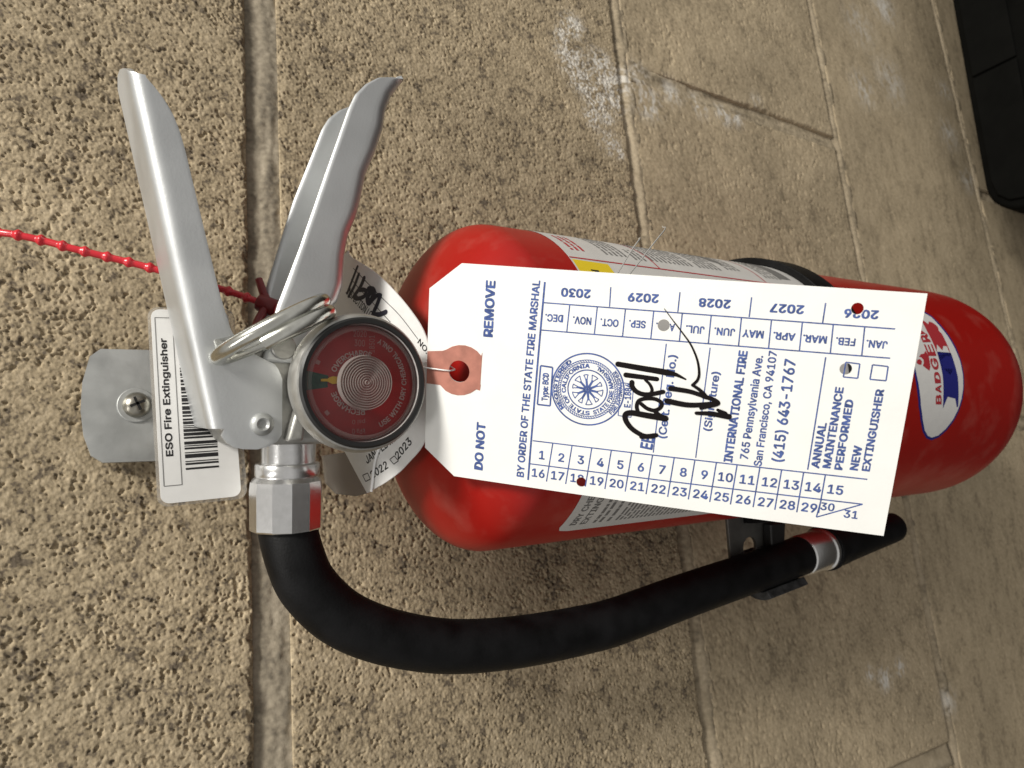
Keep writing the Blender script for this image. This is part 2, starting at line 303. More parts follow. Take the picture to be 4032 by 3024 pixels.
for k in range(5):
    zt = Z0 + CO * (1 - k) - JTS[k]; zb = Z0 - CO * k
    lo, hi = VIEW[k]; off = 0 if k % 2 == 0 else CO; st = STEP[k]; rg = ROUGH[k]
    dz = (zb, 45) if k == 0 else ((-790, zt) if k == 4 else (zb, zt))
    j = XH + off - 406.4 * 3
    while j < hi + 330:
        a, b = j + JT / 2, j + 406.4 - JT / 2; j += 406.4
        if b < lo - 330 or a > hi + 330: continue
        xs = axis(a, b, lo, hi, st); zs = axis(zb, zt, dz[0], dz[1], st); X, Z = np.meshgrid(xs, zs); nz, nx = X.shape
        s = (.46 if k < 2 else .56) / st; an = 1 if k < 2 else (1.7 if k == 2 else 2.6)
        g1 = field(nz, nx, .68 * s, .68 * s * an); g2 = field(nz, nx, 1.15 * s, 1.15 * s * an); g3 = field(nz, nx, 3.4 * s, 3.8 * s * an); g4 = field(nz, nx, 14 * s, 14 * s)
        dens = .22 * field(nz, nx, 22 * s, 22 * s) - (.35 * sstep(-Z, 120, 250) if k == 1 else 0)
        p = .74 * g1 + .62 * g2 + .24 * g3; p /= p.std()
        p = p + .22 * field(nz, nx, .45 * s, .45 * s); pit = sstep(p + dens, 1.95 - .88 * rg, 2.75 - .88 * rg)
        H = (-.062 * p + .03 * g3) * rg ** 1.6 + .10 * g4 - .68 * pit * rg
        fine = field(nz, nx, .8 * s, .8 * s); H += .05 * fine + .05 * rg * field(nz, nx, .5, .5)
        if k not in (0, 4): inside = sstep(X, lo - 1, lo + 4) * sstep(-X, -hi - 1, -hi + 4)
        elif k == 0: inside = sstep(X, lo - 1, lo + 4) * sstep(-X, -hi - 1, -hi + 4) * sstep(-Z, -dz[1] - 1, -dz[1] + 4)
        else: inside = sstep(X, lo - 1, lo + 4) * sstep(-X, -hi - 1, -hi + 4) * sstep(Z, dz[0] - 1, dz[0] + 4)
        H *= inside       # beyond the finely cut stretch the shader's grain takes over
        # arrises: rounded and nibbled
        ed = np.minimum(np.minimum(X - a, b - X), np.minimum(Z - zb, zt - Z)) + (.45 * g3 * rg + .25 * g2 * rg) * inside
        if k == 1:
            ch = np.exp(-((X + 88) / 9) ** 2) + np.exp(-((X + 70) / 4) ** 2) * .6; ed = ed - 2.2 * ch * sstep(-(Z - zb), -9, 0)
        H -= np.where(zt - Z < Z - zb, .45, 1.9) * (1 - sstep(ed, -.6, 2.0)) ** 1.4
        gr = .5 + .11 * field(nz, nx, .9 * s, .9 * s) + (.10 if k < 3 else .06) * field(nz, nx, .55, .55) + .10 * field(nz, nx, 3 * s, 3 * s * an) + .035 * g4
        dark = sstep(field(nz, nx, 1.3 * s, 1.3 * s), 1.55, 2.3); gr -= (.22 if k < 2 else .12) * dark * rg; gr = .5 + (gr - .5) * inside
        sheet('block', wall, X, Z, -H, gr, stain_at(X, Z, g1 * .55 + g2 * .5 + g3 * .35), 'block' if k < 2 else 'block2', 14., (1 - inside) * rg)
def mortar_bed(z_top, lo, hi, st, flush, head=None, JT=10.):
    if head is None: xs = axis(lo - 640, hi + 560, lo, hi, st); zs = np.linspace(z_top - JT - 2.2, z_top + 2.2, max(10, int((JT + 4.4) / st)))
    else: xs = np.linspace(head - JT / 2 - 2, head + JT / 2 + 2, int((JT + 4) / st)); zs = np.linspace(lo, hi, int((hi - lo) / st))
    X, Z = np.meshgrid(xs, zs); nz, nx = X.shape; s = .58 / st
    along = (8 * s, 1.5 * s) if head is not None else (1.5 * s, 8 * s)
    g1 = field(nz, nx, .9 * s, .9 * s); g2 = field(nz, nx, *along); g3 = field(nz, nx, 6 * s, 6 * s)
    if head is None: t = np.clip((z_top - Z) / JT, 0, 1); Y = 2.9 - (2.9 - flush) * sstep(t, .0, .8)
    else: t = np.clip((X - head) / JT + .5, 0, 1); Y = flush + .5 * np.cos((t - .5) * math.pi) + 1.5 * sstep(t, .25, .95) * sstep(-Z, 290, 350) - .8 * sstep(Z, -330, -262)
    Y = Y + .10 * g1 + .16 * g2 + .18 * g3
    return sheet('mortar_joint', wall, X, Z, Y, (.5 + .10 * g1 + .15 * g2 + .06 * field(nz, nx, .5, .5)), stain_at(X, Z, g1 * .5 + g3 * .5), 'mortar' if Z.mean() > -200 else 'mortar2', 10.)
mortar_bed(Z0, -95, 235, .5, 1.0, JT=12.5); mortar_bed(Z0 - CO, -150, 330, .65, .25, JT=7.5); mortar_bed(Z0 - 2 * CO, -200, 430, 1.0, .2, JT=6.5); mortar_bed(Z0 - 3 * CO, -220, 480, 1.3, .2, JT=6.)
for k in range(5):
    lo, hi = VIEW[k]; j = XH + (0 if k % 2 == 0 else CO) - 406.4 * 3
    while j < hi + 330:
        if j > lo - 330: mortar_bed(0, Z0 - k * CO + .3, Z0 - (k - 1) * CO - JTS[k] - .3, (.75 if lo < j < hi else 2.5), (.8 if (k, round(j)) == (2, 251) else .5), head=j)
        j += 406.4

# ------------------------------------------------------------------ wall hanger
def fxz(x, y, d): return (x, -d, y)          # plane parallel to the wall, d mm in front of it
hg = thing('wall_hanger', 'galvanised steel wall hanger plate with one screw, above the extinguisher valve', 'bracket', Matrix.Translation((.05, -.004, -.0175)))
off = (-50, 4, 17.5)
out = [(69, -33), (68.2, -9), (65.5, -6), (57, -4.2), (48, -4.0), (40, -5.0), (33.5, -7.2), (31.2, -10.5), (31.5, -33)]
V, F = holed(out, [circ(49.6, -19.6, 2.6)], 1.9); mb = MB(); mb.add([(x, -4.4 - z, y) for x, y, z in V], F); mb.build('plate', 'galv', hg, smooth=False, off=off)
mb = MB(); mb.add(*(lambda v, f: ([(x, -z, y) for x, y, z in v], f))(*holed([(60, -31), (60, -42), (40, -42), (40, -31)], [], 1.9))); 
MB().add([(40, -3.45, -33), (60, -3.45, -33), (60, -24, -43), (40, -24, -43), (40, -5.35, -33), (60, -5.35, -33), (60, -25.5, -41.4), (40, -25.5, -41.4)], [(0, 1, 2, 3), (7, 6, 5, 4), (0, 4, 5, 1), (2, 6, 7, 3), (0, 3, 7, 4), (1, 5, 6, 2)]).build('hook', 'galv', hg, off=off, bevel=.3)
sx, sz = 49.7, -19.6
mb = MB(); lathe(mb, [(0.01, 9.2), (1.2, 9.15), (2.6, 8.7), (3.6, 7.8), (4.15, 6.7), (4.2, 5.9), (3.2, 5.7)], (sx, 0, sz), (0, -1, 0), 32); scr = mb.build('screw', 'screw', hg, off=off)
mb = MB()
for a in (25, 115):
    c, s = math.cos(R(a)), math.sin(R(a)); prism(mb, [(-2.3, -.42), (2.3, -.42), (2.3, .42), (-2.3, .42)], lambda x, y, d: (sx + x * c - y * s, -d, sz + x * s + y * c), 8.3, 9.3)
mb.build('phillips_recess', 'blackp', scr, off=off)
mb = MB(); lathe(mb, [(2.6, 5.4), (5.6, 5.45), (5.7, 5.8), (5.5, 6.0), (2.6, 6.05)], (sx, 0, sz), (0, -1, 0), 32); mb.build('washer', 'galv', hg, off=off)

# ------------------------------------------------------------------ fire extinguisher, own frame: x right, -y front, z up, mm; z = -430 is its base
EM = Matrix(((0.98137, 0.19081, -0.02229, .0449), (-0.19085, 0.98162, 0.0, -.0578), (0.02188, 0.00426, 0.99975, 0), (0, 0, 0, 1)))
ex = thing('fire_extinguisher', 'red hand-held fire extinguisher with silver valve, levers and black hose hanging on the wall', 'fire extinguisher', EM @ Matrix.Translation((0, 0, -.430)))
EO = (0, 0, 430)
def part(mb, name, m, parent=None, **k): return mb.build(name, m, parent or ex, off=EO, **k)
def F_(x, z, n): return (x, -n, z)           # plane facing front
# cylinder
prof = [(14, -86), (14, -91.5)] + [(54 * math.sin(R(a)), -115 + 24 * math.cos(R(a))) for a in np.linspace(17, 90, 20)] + [(54, -160), (54, -250), (54, -376)] + [(54 * math.cos(R(a)), -376 - 54 * math.sin(R(a))) for a in np.linspace(6, 82, 20)] + [(.02, -428)]
mb = MB(); lathe(mb, prof, (0, 0, 0), (0, 0, 1), 128); cyl = part(mb, 'cylinder', 'red')
def cyw(r): return lambda a, z, d=0: ((r + d) * math.sin(R(a)), -(r + d) * math.cos(R(a)), z)
def wrap_poly(mb, poly, r, m=None, da=3):
    """polygon in (degrees, mm) laid on the cylinder, cut into strips so that it follows the curve"""
    bm = bmesh.new(); bm.faces.new([bm.verts.new((a, z, 0)) for a, z in poly]); bmesh.ops.triangulate(bm, faces=bm.faces)
    lo, hi = min(p[0] for p in poly), max(p[0] for p in poly); x = lo + da
    while x < hi:
        bmesh.ops.bisect_plane(bm, geom=bm.verts[:] + bm.edges[:] + bm.faces[:], plane_co=(x, 0, 0), plane_no=(1, 0, 0)); x += da
    bm.verts.index_update(); f = cyw(r); mb.add([f(v.co.x, v.co.y) for v in bm.verts], [tuple(v.index for v in q.verts) for q in bm.faces]); bm.free(); return mb
def wrap_text(mb, s, a0, a1, z0, h, r, bold=0):
    V, F, _ = text2d(s, bold); f = cyw(r); mb.add([f(a0 + (a1 - a0) * x, z0 + y * h, c_) for x, y, c_ in V], F)
# instruction label
lab = MB(); wrap_poly(lab, [(-57.5, -134), (-56.5, -130.4), (-54, -129), (96, -129), (96, -259), (-55, -259), (-57.5, -256)], 54.10); lab = part(lab, 'instruction_label', 'label')
mb = MB()
wrap_text(mb, 'DRY CHEMICAL FIRE', -53, -17, -134.6, 2.6, 54.16, .02); wrap_text(mb, 'EXTINGUISHER', -53, -24, -138.6, 2.6, 54.16, .02)
rnd = random.Random(3)
def greek(mb, a0, a1, z, h, gap=(.4, .9), word=(1.2, 4.5)):
    a = a0
    while a < a1:
        b = min(a1, a + rnd.uniform(*word)); wrap_poly(mb, [(a, z), (b, z), (b, z + h), (a, z + h)], 54.16); a = b + rnd.uniform(*gap)
z = -142.5
for i in range(30):
    if i in (2, 3): z -= .9
    greek(mb, -53, -53 + (34 if i % 5 else 24), z, .85 if i > 2 else 1.2); z -= 1.75 if i > 2 else 2.4
part(mb, 'label_print', 'grey_ink', lab)
mb = MB()
for a0, a1, zz, n in ((52, 72, -148, 5), (51, 60, -160, 3), (52, 84, -168, 10), (52, 78, -191, 6), (54, 84, -207, 4), (51, 70, -226, 5)):
    for i in range(n): greek(mb, a0, a1, zz - 2.1 * i, 1.0, (.5, 1.2), (1.5, 5))
part(mb, 'label_print', 'grey_ink', lab)
mb = MB(); wrap_poly(mb, [(46.2, -129.2), (46.9, -129.2), (46.9, -232), (46.2, -232)], 54.16)
for i in range(3): greek(mb, 52, 66, -134 - 2.2 * i, 1.1)
wrap_poly(mb, [(46.9, -166.6), (84, -165), (84, -165.6), (46.9, -167.2)], 54.16); wrap_poly(mb, [(46.9, -221), (84, -220), (84, -220.6), (46.9, -221.6)], 54.16)
part(mb, 'red_rules', 'red_ink', lab)
mb = MB(); wrap_poly(mb, [(20, -129.6), (45.4, -129.6), (45.0, -143.5), (20, -144.5)], 54.155); part(mb, 'yellow_panel', 'yellow', lab)
mb = MB(); wrap_text(mb, 'CAUTION', 24, 40.7, -137.5, 3.2, 54.2, .03); part(mb, 'panel_lettering', 'black_ink', lab)
for P in ([(62, -203), (80, -203), (80, -209), (58, -208)], [(52, -234), (74, -234), (74, -241), (52, -241)]): mb = MB(); wrap_poly(mb, P, 54.16); part(mb, 'dark_panel', 'grey_ink', lab)
# emblem low on the front
TAG_W=59.03; TAG_L=119.52
TAG_O=(44.46, -90.5, -83.81)
TAG_R=[[-0.23181, 0.90873, -0.34709], [-0.6861, -0.40568, -0.60389], [-0.68958, 0.09815, 0.71752]]
TAG_TEXT=[('REMOVE', 18.57, 10.67, 18.57, 25.58, 2.77, 0.012), ('DO NOT', 17.33, -26.68, 17.69, -12.91, 2.63, 0.012), ('BY ORDER OF THE STATE FIRE MARSHAL', 29.13, -26.96, 30.52, 26.46, 2.14, 0.004), ('Type: BCD', 34.86, -4.85, 34.81, 2.68, 2.15, 0.012), ('E-1884', 56.16, -4.1, 55.95, 2.19, 1.73, 0.008), ('EE', 62.59, -14.63, 62.88, -11.16, 3.25, 0.008), ('(Cert. Reg. No.)', 66.26, -11.22, 66.94, 10.46, 2.75, 0), ('(Signature)', 76.96, -7.93, 77.51, 7.29, 2.53, 0), ('INTERNATIONAL FIRE', 82.41, -15.38, 82.91, 13.08, 2.2, 0.01), ('765 Pennsylvania Ave.', 86.54, -14.1, 87.01, 12.22, 2.57, 0), ('San Francisco, CA 94107', 89.8, -15.47, 89.94, 13.63, 2.38, 0), ('(415) 643-1767', 94.6, -13.71, 94.43, 12.06, 3.2, 0), ('ANNUAL', 102.66, -14.25, 102.84, -2.61, 1.96, 0.008), ('MAINTENANCE', 105.19, -13.9, 105.35, 6.42, 1.95, 0.008), ('PERFORMED', 107.88, -13.99, 107.9, 3.66, 1.93, 0.008), ('NEW', 111.28, -13.66, 111.42, -7.39, 1.91, 0.008), ('EXTINGUISHER', 113.94, -13.52, 114.06, 6.81, 1.9, 0.008), ('2030', 43.69, 25.14, 36.08, 25.07, 2.34, 0.01), ('DEC.', 37.11, 18.2, 32.36, 18.13, 2.01, 0.004), ('NOV.', 44.44, 18.13, 39.63, 18.09, 2.0, 0.004), ('OCT.', 51.32, 18.16, 46.69, 18.13, 1.98, 0.004), ('2029', 60.59, 25.18, 53.03, 25.04, 2.29, 0.01), ('2028', 77.64, 25.06, 70.18, 24.99, 2.24, 0.01), ('2027', 94.18, 25.01, 86.62, 24.91, 2.2, 0.01), ('2026', 110.21, 25.05, 102.9, 24.87, 2.14, 0.01), ('SEP.', 58.06, 18.38, 53.87, 18.34, 1.96, 0.004), ('AUG.', 65.17, 18.23, 60.56, 18.23, 1.95, 0.004), ('JUL.', 72.24, 18.17, 67.75, 18.18, 1.92, 0.004), ('JUN.', 79.39, 18.23, 74.5, 18.2, 1.91, 0.004), ('MAY', 85.99, 18.25, 81.1, 18.25, 1.9, 0.004), ('APR.', 93.1, 18.28, 88.09, 18.26, 1.88, 0.004), ('MAR.', 100.09, 18.22, 94.77, 18.17, 1.86, 0.004), ('FEB.', 106.28, 18.19, 102.01, 18.18, 1.85, 0.004), ('JAN.', 113.11, 18.14, 108.56, 18.14, 1.83, 0.004)]
TAG_NUM=[('1', 33.77, -19.83, 2.45), ('2', 39.09, -19.78, 2.45), ('3', 44.35, -19.73, 2.45), ('4', 49.57, -19.68, 2.45), ('5', 54.8, -19.63, 2.45), ('6', 60.12, -19.58, 2.45), ('7', 65.54, -19.52, 2.45), ('8', 70.85, -19.47, 2.45), ('9', 76.07, -19.42, 2.45), ('10', 81.22, -19.37, 2.45), ('11', 86.46, -19.32, 2.45), ('12', 91.76, -19.27, 2.45), ('13', 96.89, -19.22, 2.45), ('14', 101.96, -19.17, 2.45), ('15', 107.02, -19.12, 2.45), ('16', 33.05, -25.1, 2.45), ('17', 38.41, -25.06, 2.45), ('18', 43.7, -25.02, 2.45), ('19', 48.97, -24.98, 2.45), ('20', 54.23, -24.94, 2.45), ('21', 59.6, -24.9, 2.45), ('22', 65.06, -24.86, 2.45), ('23', 70.42, -24.82, 2.45), ('24', 75.68, -24.78, 2.45), ('25', 80.87, -24.74, 2.45), ('26', 86.15, -24.7, 2.45), ('27', 91.49, -24.66, 2.45), ('28', 96.66, -24.62, 2.45), ('29', 101.77, -24.58, 2.45), ('30', 105.89, -23.78, 2.1), ('31', 111.41, -24.99, 2.1)]
TAG_LINES=[(31.68, 26.17, 30.33, -27.47, 0.53), (31.6, 20.89, 114.16, 21.06, 0.33), (31.21, 13.8, 114.12, 14.26, 0.33), (48.62, 26.06, 48.72, 21.17, 0.33), (65.53, 26.01, 65.5, 21.2, 0.33), (82.22, 26.0, 82.2, 21.24, 0.33), (98.67, 25.89, 98.63, 21.18, 0.33), (38.56, 20.94, 38.29, 13.87, 0.33), (45.64, 20.95, 45.43, 13.91, 0.33), (52.72, 20.95, 52.58, 13.95, 0.33), (59.69, 20.96, 59.6, 13.99, 0.33), (66.59, 20.97, 66.57, 14.02, 0.33), (73.44, 20.98, 73.48, 14.06, 0.33), (80.46, 20.99, 80.56, 14.1, 0.33), (87.3, 21.0, 87.46, 14.14, 0.33), (94.2, 21.0, 94.41, 14.18, 0.33), (100.97, 21.01, 101.24, 14.21, 0.33), (107.73, 21.02, 108.06, 14.25, 0.33), (31.0, -16.15, 113.67, -15.51, 0.33), (30.64, -22.74, 113.61, -21.98, 0.33), (36.56, -16.08, 35.45, -27.15, 0.33), (41.76, -16.04, 40.73, -27.07, 0.33), (47.02, -16.0, 46.07, -27.0, 0.33), (52.16, -15.96, 51.28, -26.93, 0.33), (57.43, -15.91, 56.63, -26.85, 0.33), (62.76, -15.87, 62.04, -26.78, 0.33), (68.22, -15.83, 67.58, -26.7, 0.33), (73.35, -15.79, 72.79, -26.63, 0.33), (78.61, -15.75, 78.12, -26.55, 0.33), (83.61, -15.71, 83.2, -26.48, 0.33), (89.04, -15.66, 88.7, -26.41, 0.33), (94.15, -15.62, 93.89, -26.34, 0.33), (99.26, -15.58, 99.07, -26.26, 0.33), (104.25, -15.54, 104.08, -25.73, 0.33), (63.49, 13.13, 62.87, -15.24, 0.3), (74.02, 13.12, 73.48, -15.24, 0.3), (100.37, 13.24, 100.09, -14.85, 0.33), (113.61, -21.98, 103.75, -26.87, 0.33), (104.2, -22.12, 103.75, -26.87, 0.33), (104.87, 12.45, 107.92, 12.32, 0.33), (107.92, 12.32, 107.96, 8.89, 0.33), (107.96, 8.89, 104.83, 8.91, 0.33), (104.83, 8.91, 104.87, 12.45, 0.33), (110.64, 12.38, 113.99, 12.29, 0.33), (113.99, 12.29, 114.05, 8.92, 0.33), (114.05, 8.92, 110.61, 8.91, 0.33), (110.61, 8.91, 110.64, 12.38, 0.33), (31.99, 4.47, 35.22, 4.31, 0.45), (35.22, 4.31, 35.21, -6.01, 0.45), (35.21, -6.01, 31.74, -6.02, 0.45), (31.74, -6.02, 31.99, 4.47, 0.45), (53.12, 2.2, 56.4, 2.08, 0.25), (56.4, 2.08, 56.47, -6.59, 0.25), (56.47, -6.59, 53.16, -6.5, 0.25), (53.16, -6.5, 53.12, 2.2, 0.25)]
TAG_HOLES=[(9.44, 0.58, 3.0), (105.1, 10.86, 1.38), (105.61, 25.07, 1.36), (62.43, 17.63, 1.48), (44.92, -25.91, 1.35)]
TAG_PATCH=[(-0.14, 5.23), (4.48, 5.77), (5.51, 6.19), (7.17, 7.19), (9.0, 7.76), (10.87, 7.86), (12.67, 7.48), (14.26, 6.67), (15.55, 5.47), (15.82, 6.38), (15.61, -4.03), (15.78, -2.36), (14.56, -3.85), (13.0, -5.02), (11.21, -5.78), (9.31, -6.07), (7.44, -5.88), (5.73, -5.21), (4.12, -3.77), (-0.02, -3.71)]
SEAL_C=(44.74, -0.56); SEAL_R=9.62
TAG_PEN=[([(52.01, 6.87), (55.18, 6.62), (58.23, 6.37), (61.25, 6.17), (64.25, 5.93)], 1.37, 1.59), ([(64.25, 5.93), (66.45, 5.66), (69.01, 4.71)], 1.59, 0.43), ([(54.23, 4.3), (58.39, 4.16), (62.02, 4.03)], 1.3, 1.15), ([(55.92, 2.56), (56.05, 1.57), (57.05, 0.43), (58.72, -0.18), (60.73, -0.04), (63.86, 0.94)], 1.3, 1.15), ([(59.25, 3.48), (60.44, 2.47), (61.09, 1.08), (60.73, 0.0)], 0.72, 0.87), ([(58.06, -4.93), (57.65, -3.5), (58.05, -2.02), (59.61, -1.27), (62.02, -1.1), (63.74, -1.95), (63.5, -3.24), (62.06, -4.08), (60.21, -3.73), (58.71, -2.74)], 1.01, 1.01), ([(62.06, -4.08), (63.13, -4.96), (64.19, -5.57)], 1.01, 1.3), ([(65.06, -5.83), (60.14, -5.57), (56.66, -5.35), (55.06, -5.93), (55.16, -7.41), (56.52, -9.17), (58.47, -10.42), (60.56, -11.06), (63.17, -10.47)], 1.59, 1.15), ([(62.21, 21.7), (64.42, 19.16), (66.88, 16.42), (69.36, 13.45), (71.22, 9.96), (72.04, 6.81), (71.89, 4.93), (70.82, 3.41)], 0.17, 0.79), ([(70.82, 3.41), (72.57, 2.43), (74.04, 0.96), (70.39, 1.72), (65.62, 2.04)], 0.72, 1.3), ([(65.08, -1.29), (70.69, -1.69), (77.29, -0.55)], 1.44, 1.15), ([(73.6, 0.91), (76.09, 0.35), (77.3, -0.64), (73.43, -2.18)], 1.15, 0.87), ([(72.43, -3.57), (75.77, -3.32), (80.23, -3.59)], 0.87, 1.44), ([(77.44, -2.18), (79.28, -2.9)], 0.72, 1.15), ([(59.53, -11.34), (62.53, -10.86)], 1.15, 1.15)]
COL_Z=-79.5; COL_K=0.33
COL_OUT=[(44.3, 12.0), (41.9, 10.1), (34.6, -3.0), (23.9, -16.2), (13.6, -24.4), (1.1, -26.4), (-14.8, -24.4), (-23.3, -16.3), (-28.3, -8.8), (-33.1, 1.4)]
COL_CUT=[(-33.1, 1.4), (-20.8, 11.0), (-22.6, 23.6), (-31.4, 22.5), (-34.7, 17.2), (-34.6, 7.3)]
COL_TXT=[('JAN FEB MAR', -24.1, 0.5, -14.8, -14.9), ('2022', -28.6, -1.5, -24.7, -8.9), ('2023', -22.1, -13.2, -16.8, -19.0), ('NO.', 12.4, -20.9, 8.8, -24.6), ('INSPECTION LOC', 30.3, 11.5, 20.1, -1.6)]
COL_BOX=[[(-29.5, 1.6), (-27.7, 2.9), (-26.8, 0.5), (-28.6, -0.6)], [(-23.4, -11.2), (-22.1, -9.5), (-20.9, -11.5), (-22.3, -13.2)]]
COL_PEN=[[(38.3, 6.5), (34.3, 8.5), (30.2, 10.6)], [(35.7, 5.6), (32.2, 7.3), (29.1, 9.7)], [(34.2, 2.9), (31.5, 4.4), (28.8, 7.0), (27.9, 5.3), (28.3, 2.4), (29.8, 1.6), (30.5, 3.0), (30.5, 4.4)], [(30.4, 0.4), (30.0, -1.5), (28.5, -2.1), (26.0, -0.1), (28.0, 0.7), (29.7, -1.0)], [(26.0, -0.4), (27.8, -3.2), (28.0, -4.6)], [(27.8, -5.1), (25.1, -3.8), (22.5, -2.4), (22.0, -5.1), (22.5, -7.8)]]
COL_LINE=[[(38.0, 8.5), (32.9, 1.9), (26.9, -5.9), (21.0, -13.6), (13.4, -21.2)], [(34.5, 9.1), (30.3, 4.1), (26.0, -1.5), (19.3, -9.7)]]
COL_NYL=[(-18.4, -6.1), (-20.9, -4.7), (-23.4, -3.8), (-26.4, -3.0), (-32.3, -1.8)]
LOGO_OUT=[(40.6, -323.1), (37.6, -326.7), (32.2, -328.4), (26.6, -329.8), (20.4, -330.8), (13.5, -331.3), (6.9, -331.1), (0.9, -330.3), (-4.6, -329.2), (-9.7, -327.3), (-14.8, -324.6), (-19.0, -321.0), (-22.3, -316.6), (-23.6, -311.8), (-22.4, -306.7), (-19.0, -301.8), (-13.8, -297.7), (-7.6, -294.4), (-1.2, -292.6), (5.3, -291.5), (10.0, -291.1)]
LOGO_IN=[(39.4, -321.8), (36.8, -325.4), (31.5, -326.8), (26.0, -328.4), (19.8, -329.5), (13.2, -330.3), (6.9, -330.2), (0.9, -329.5), (-4.4, -328.1), (-9.2, -326.3), (-14.0, -323.5), (-18.2, -319.8), (-21.3, -315.5), (-22.2, -310.9), (-21.2, -307.1), (-18.5, -303.1), (-13.9, -299.4), (-7.6, -296.1), (-1.2, -294.4), (5.3, -293.0), (9.8, -292.4)]
LOGO_BLUE=[(17.2, -312.9), (12.9, -312.8), (5.6, -313.1), (0.7, -312.9), (-3.7, -312.9), (-8.6, -313.4), (-5.9, -314.8), (-3.3, -316.5), (-2.4, -319.8), (-4.2, -322.8), (-8.0, -324.7), (-8.0, -325.8), (-1.0, -325.4), (5.9, -325.5), (11.4, -324.8), (17.1, -324.4), (10.9, -323.4), (7.6, -322.2), (6.2, -319.0), (7.0, -315.9), (9.3, -314.1), (12.9, -313.2)]
LOGO_RED=[(33.4, -313.6), (33.6, -315.8), (31.7, -317.5), (33.6, -319.9), (32.9, -322.5), (30.7, -324.4), (28.4, -323.0), (26.8, -324.1), (22.1, -324.0), (16.4, -324.0), (18.1, -323.3), (20.3, -323.1), (20.4, -320.3), (18.1, -318.0), (19.3, -316.6), (20.9, -315.3), (17.2, -312.9), (21.5, -312.5), (27.7, -312.6)]
LOGO_HEAD=[[(17.3, -303.9), (14.5, -305.2), (9.9, -304.4), (8.1, -303.1), (9.0, -301.0), (10.2, -298.7), (11.6, -300.0), (13.0, -300.2), (14.1, -298.8), (14.2, -297.3), (15.5, -299.4), (15.8, -301.9)], [(12.8, -295.5), (13.2, -297.6), (12.2, -298.7), (10.6, -297.7), (10.6, -295.8), (11.4, -294.2)], [(25.6, -304.6), (27.7, -308.2), (27.0, -309.2), (26.0, -310.4), (25.5, -306.8)]]
LOGO_TXT=[(-7.1, -311.8), (-1.9, -311.2), (2.3, -311.1), (8.3, -311.0), (14.7, -311.5), (21.5, -311.3), (26.8, -311.1)]
LOGO_TXT2=[(-7.0, -307.3), (-2.0, -306.5), (2.2, -306.4), (8.2, -305.8), (14.5, -304.8), (21.1, -304.3), (25.1, -304.5)]
GAUGE_C=(1.17, -70.39)
def lobe(P, r, m, name, parent): mb = MB(); wrap_poly(mb, P, r); return part(mb, name, m, parent)
def cont(P):       # carry the outline on behind the hanging card
    return P + [(22, -286.5), (34, -285.5), (44, -288), (50, -296), (50, -307), (46, -314)]
logo = lobe(cont(LOGO_OUT), 54.10, 'navy', 'emblem_sticker', ex)
lobe([(a * .985 + .2, z) if i >= len(LOGO_IN) else (a, z) for i, (a, z) in enumerate(LOGO_IN + [(22, -288.3), (34, -287.3), (43.5, -289.5), (48.8, -297), (48.8, -306), (45, -313)])], 54.15, 'sticker', 'emblem_ground', logo)
lobe(LOGO_BLUE, 54.2, 'navy', 'emblem_blue_figure', logo); lobe(LOGO_RED, 54.2, 'red_ink', 'emblem_red_figure', logo)
mb = MB()
for P in LOGO_HEAD: wrap_poly(mb, P, 54.2)
part(mb, 'emblem_mark', 'red_ink', logo)
mb = MB(); f = cyw(54.22)
for i, chh in enumerate('BADGER'):
    V, Fq, _ = text2d(chh, .03); (a0, z0), (a1, z1) = LOGO_TXT[i], LOGO_TXT[i + 1]; (b0, y0), (b1, y1) = LOGO_TXT2[i], LOGO_TXT2[i + 1]
    q = []
    for x, y, c_ in V:
        x = .06 + .84 * x; la, lz = a0 + (a1 - a0) * x, z0 + (z1 - z0) * x; ha, hz = b0 + (b1 - b0) * x, y0 + (y1 - y0) * x
        q.append(f(la + (ha - la) * y, lz + (hz - lz) * y, c_))
    mb.add(q, Fq)
part(mb, 'emblem_lettering', 'red_ink', logo)
# strap and hose clip
mb = MB(); lathe(mb, [(54.2, -246), (57.2, -246), (57.2, -259), (54.2, -259)], (0, 0, 0), (0, 0, 1), 96, closed=True); strap = part(mb, 'strap', 'rubber', bevel=.4)
V, F = holed([(-53, -236), (-72, -238), (-76, -243), (-76, -264), (-72, -267), (-53, -267)], [circ(-67.5, -250, 4.2, 20)], 1.6); mb = MB(); mb.add([(x, -4 - z, y) for x, y, z in V], F); part(mb, 'clip_plate', 'shadedsteel', bevel=.3)
# hose
HP = [(-39, 0, -55), (-42, 0, -55), (-49.6, 2, -56.5), (-58.1, 3, -60), (-67.6, 4, -68.5), (-74.8, 5, -80.4), (-80.5, 6, -96), (-83.6, 7, -111.2), (-85.4, 8, -132.3), (-86.0, 8, -157), (-85.0, 9, -172), (-80.6, 10, -205.3), (-76.6, 10, -245.9), (-73.4, 10, -278)]
mb = MB(); tube(mb, catmull([(x, -n, z) for x, n, z in HP], 10), 8.35, 32); part(mb, 'hose', 'rubber')
P0, P1 = np.array((-73.5, -10, -277.)), np.array((-67.6, -10, -356.)); ax = (P1 - P0) / np.linalg.norm(P1 - P0)
mb = MB(); lathe(mb, [(7.5, -.5), (8.6, 0), (8.9, .6), (8.9, 14), (9.5, 14.6), (9.5, 16.4), (8.5, 17)], P0, ax, 40); part(mb, 'hose_ferrule', 'machined')
mb = MB(); lathe(mb, [(7, 16.8), (10.2, 17), (10.3, 19), (9.6, 20), (9.5, 27), (9.0, 34), (8.0, 55), (7.4, 70), (7.1, 74), (6.2, 75.6), (5, 76), (4.6, 75), (4.4, 60), (.1, 60)], P0, ax, 40); part(mb, 'nozzle', 'rubber')
CLIP_ARC = (60, 215)
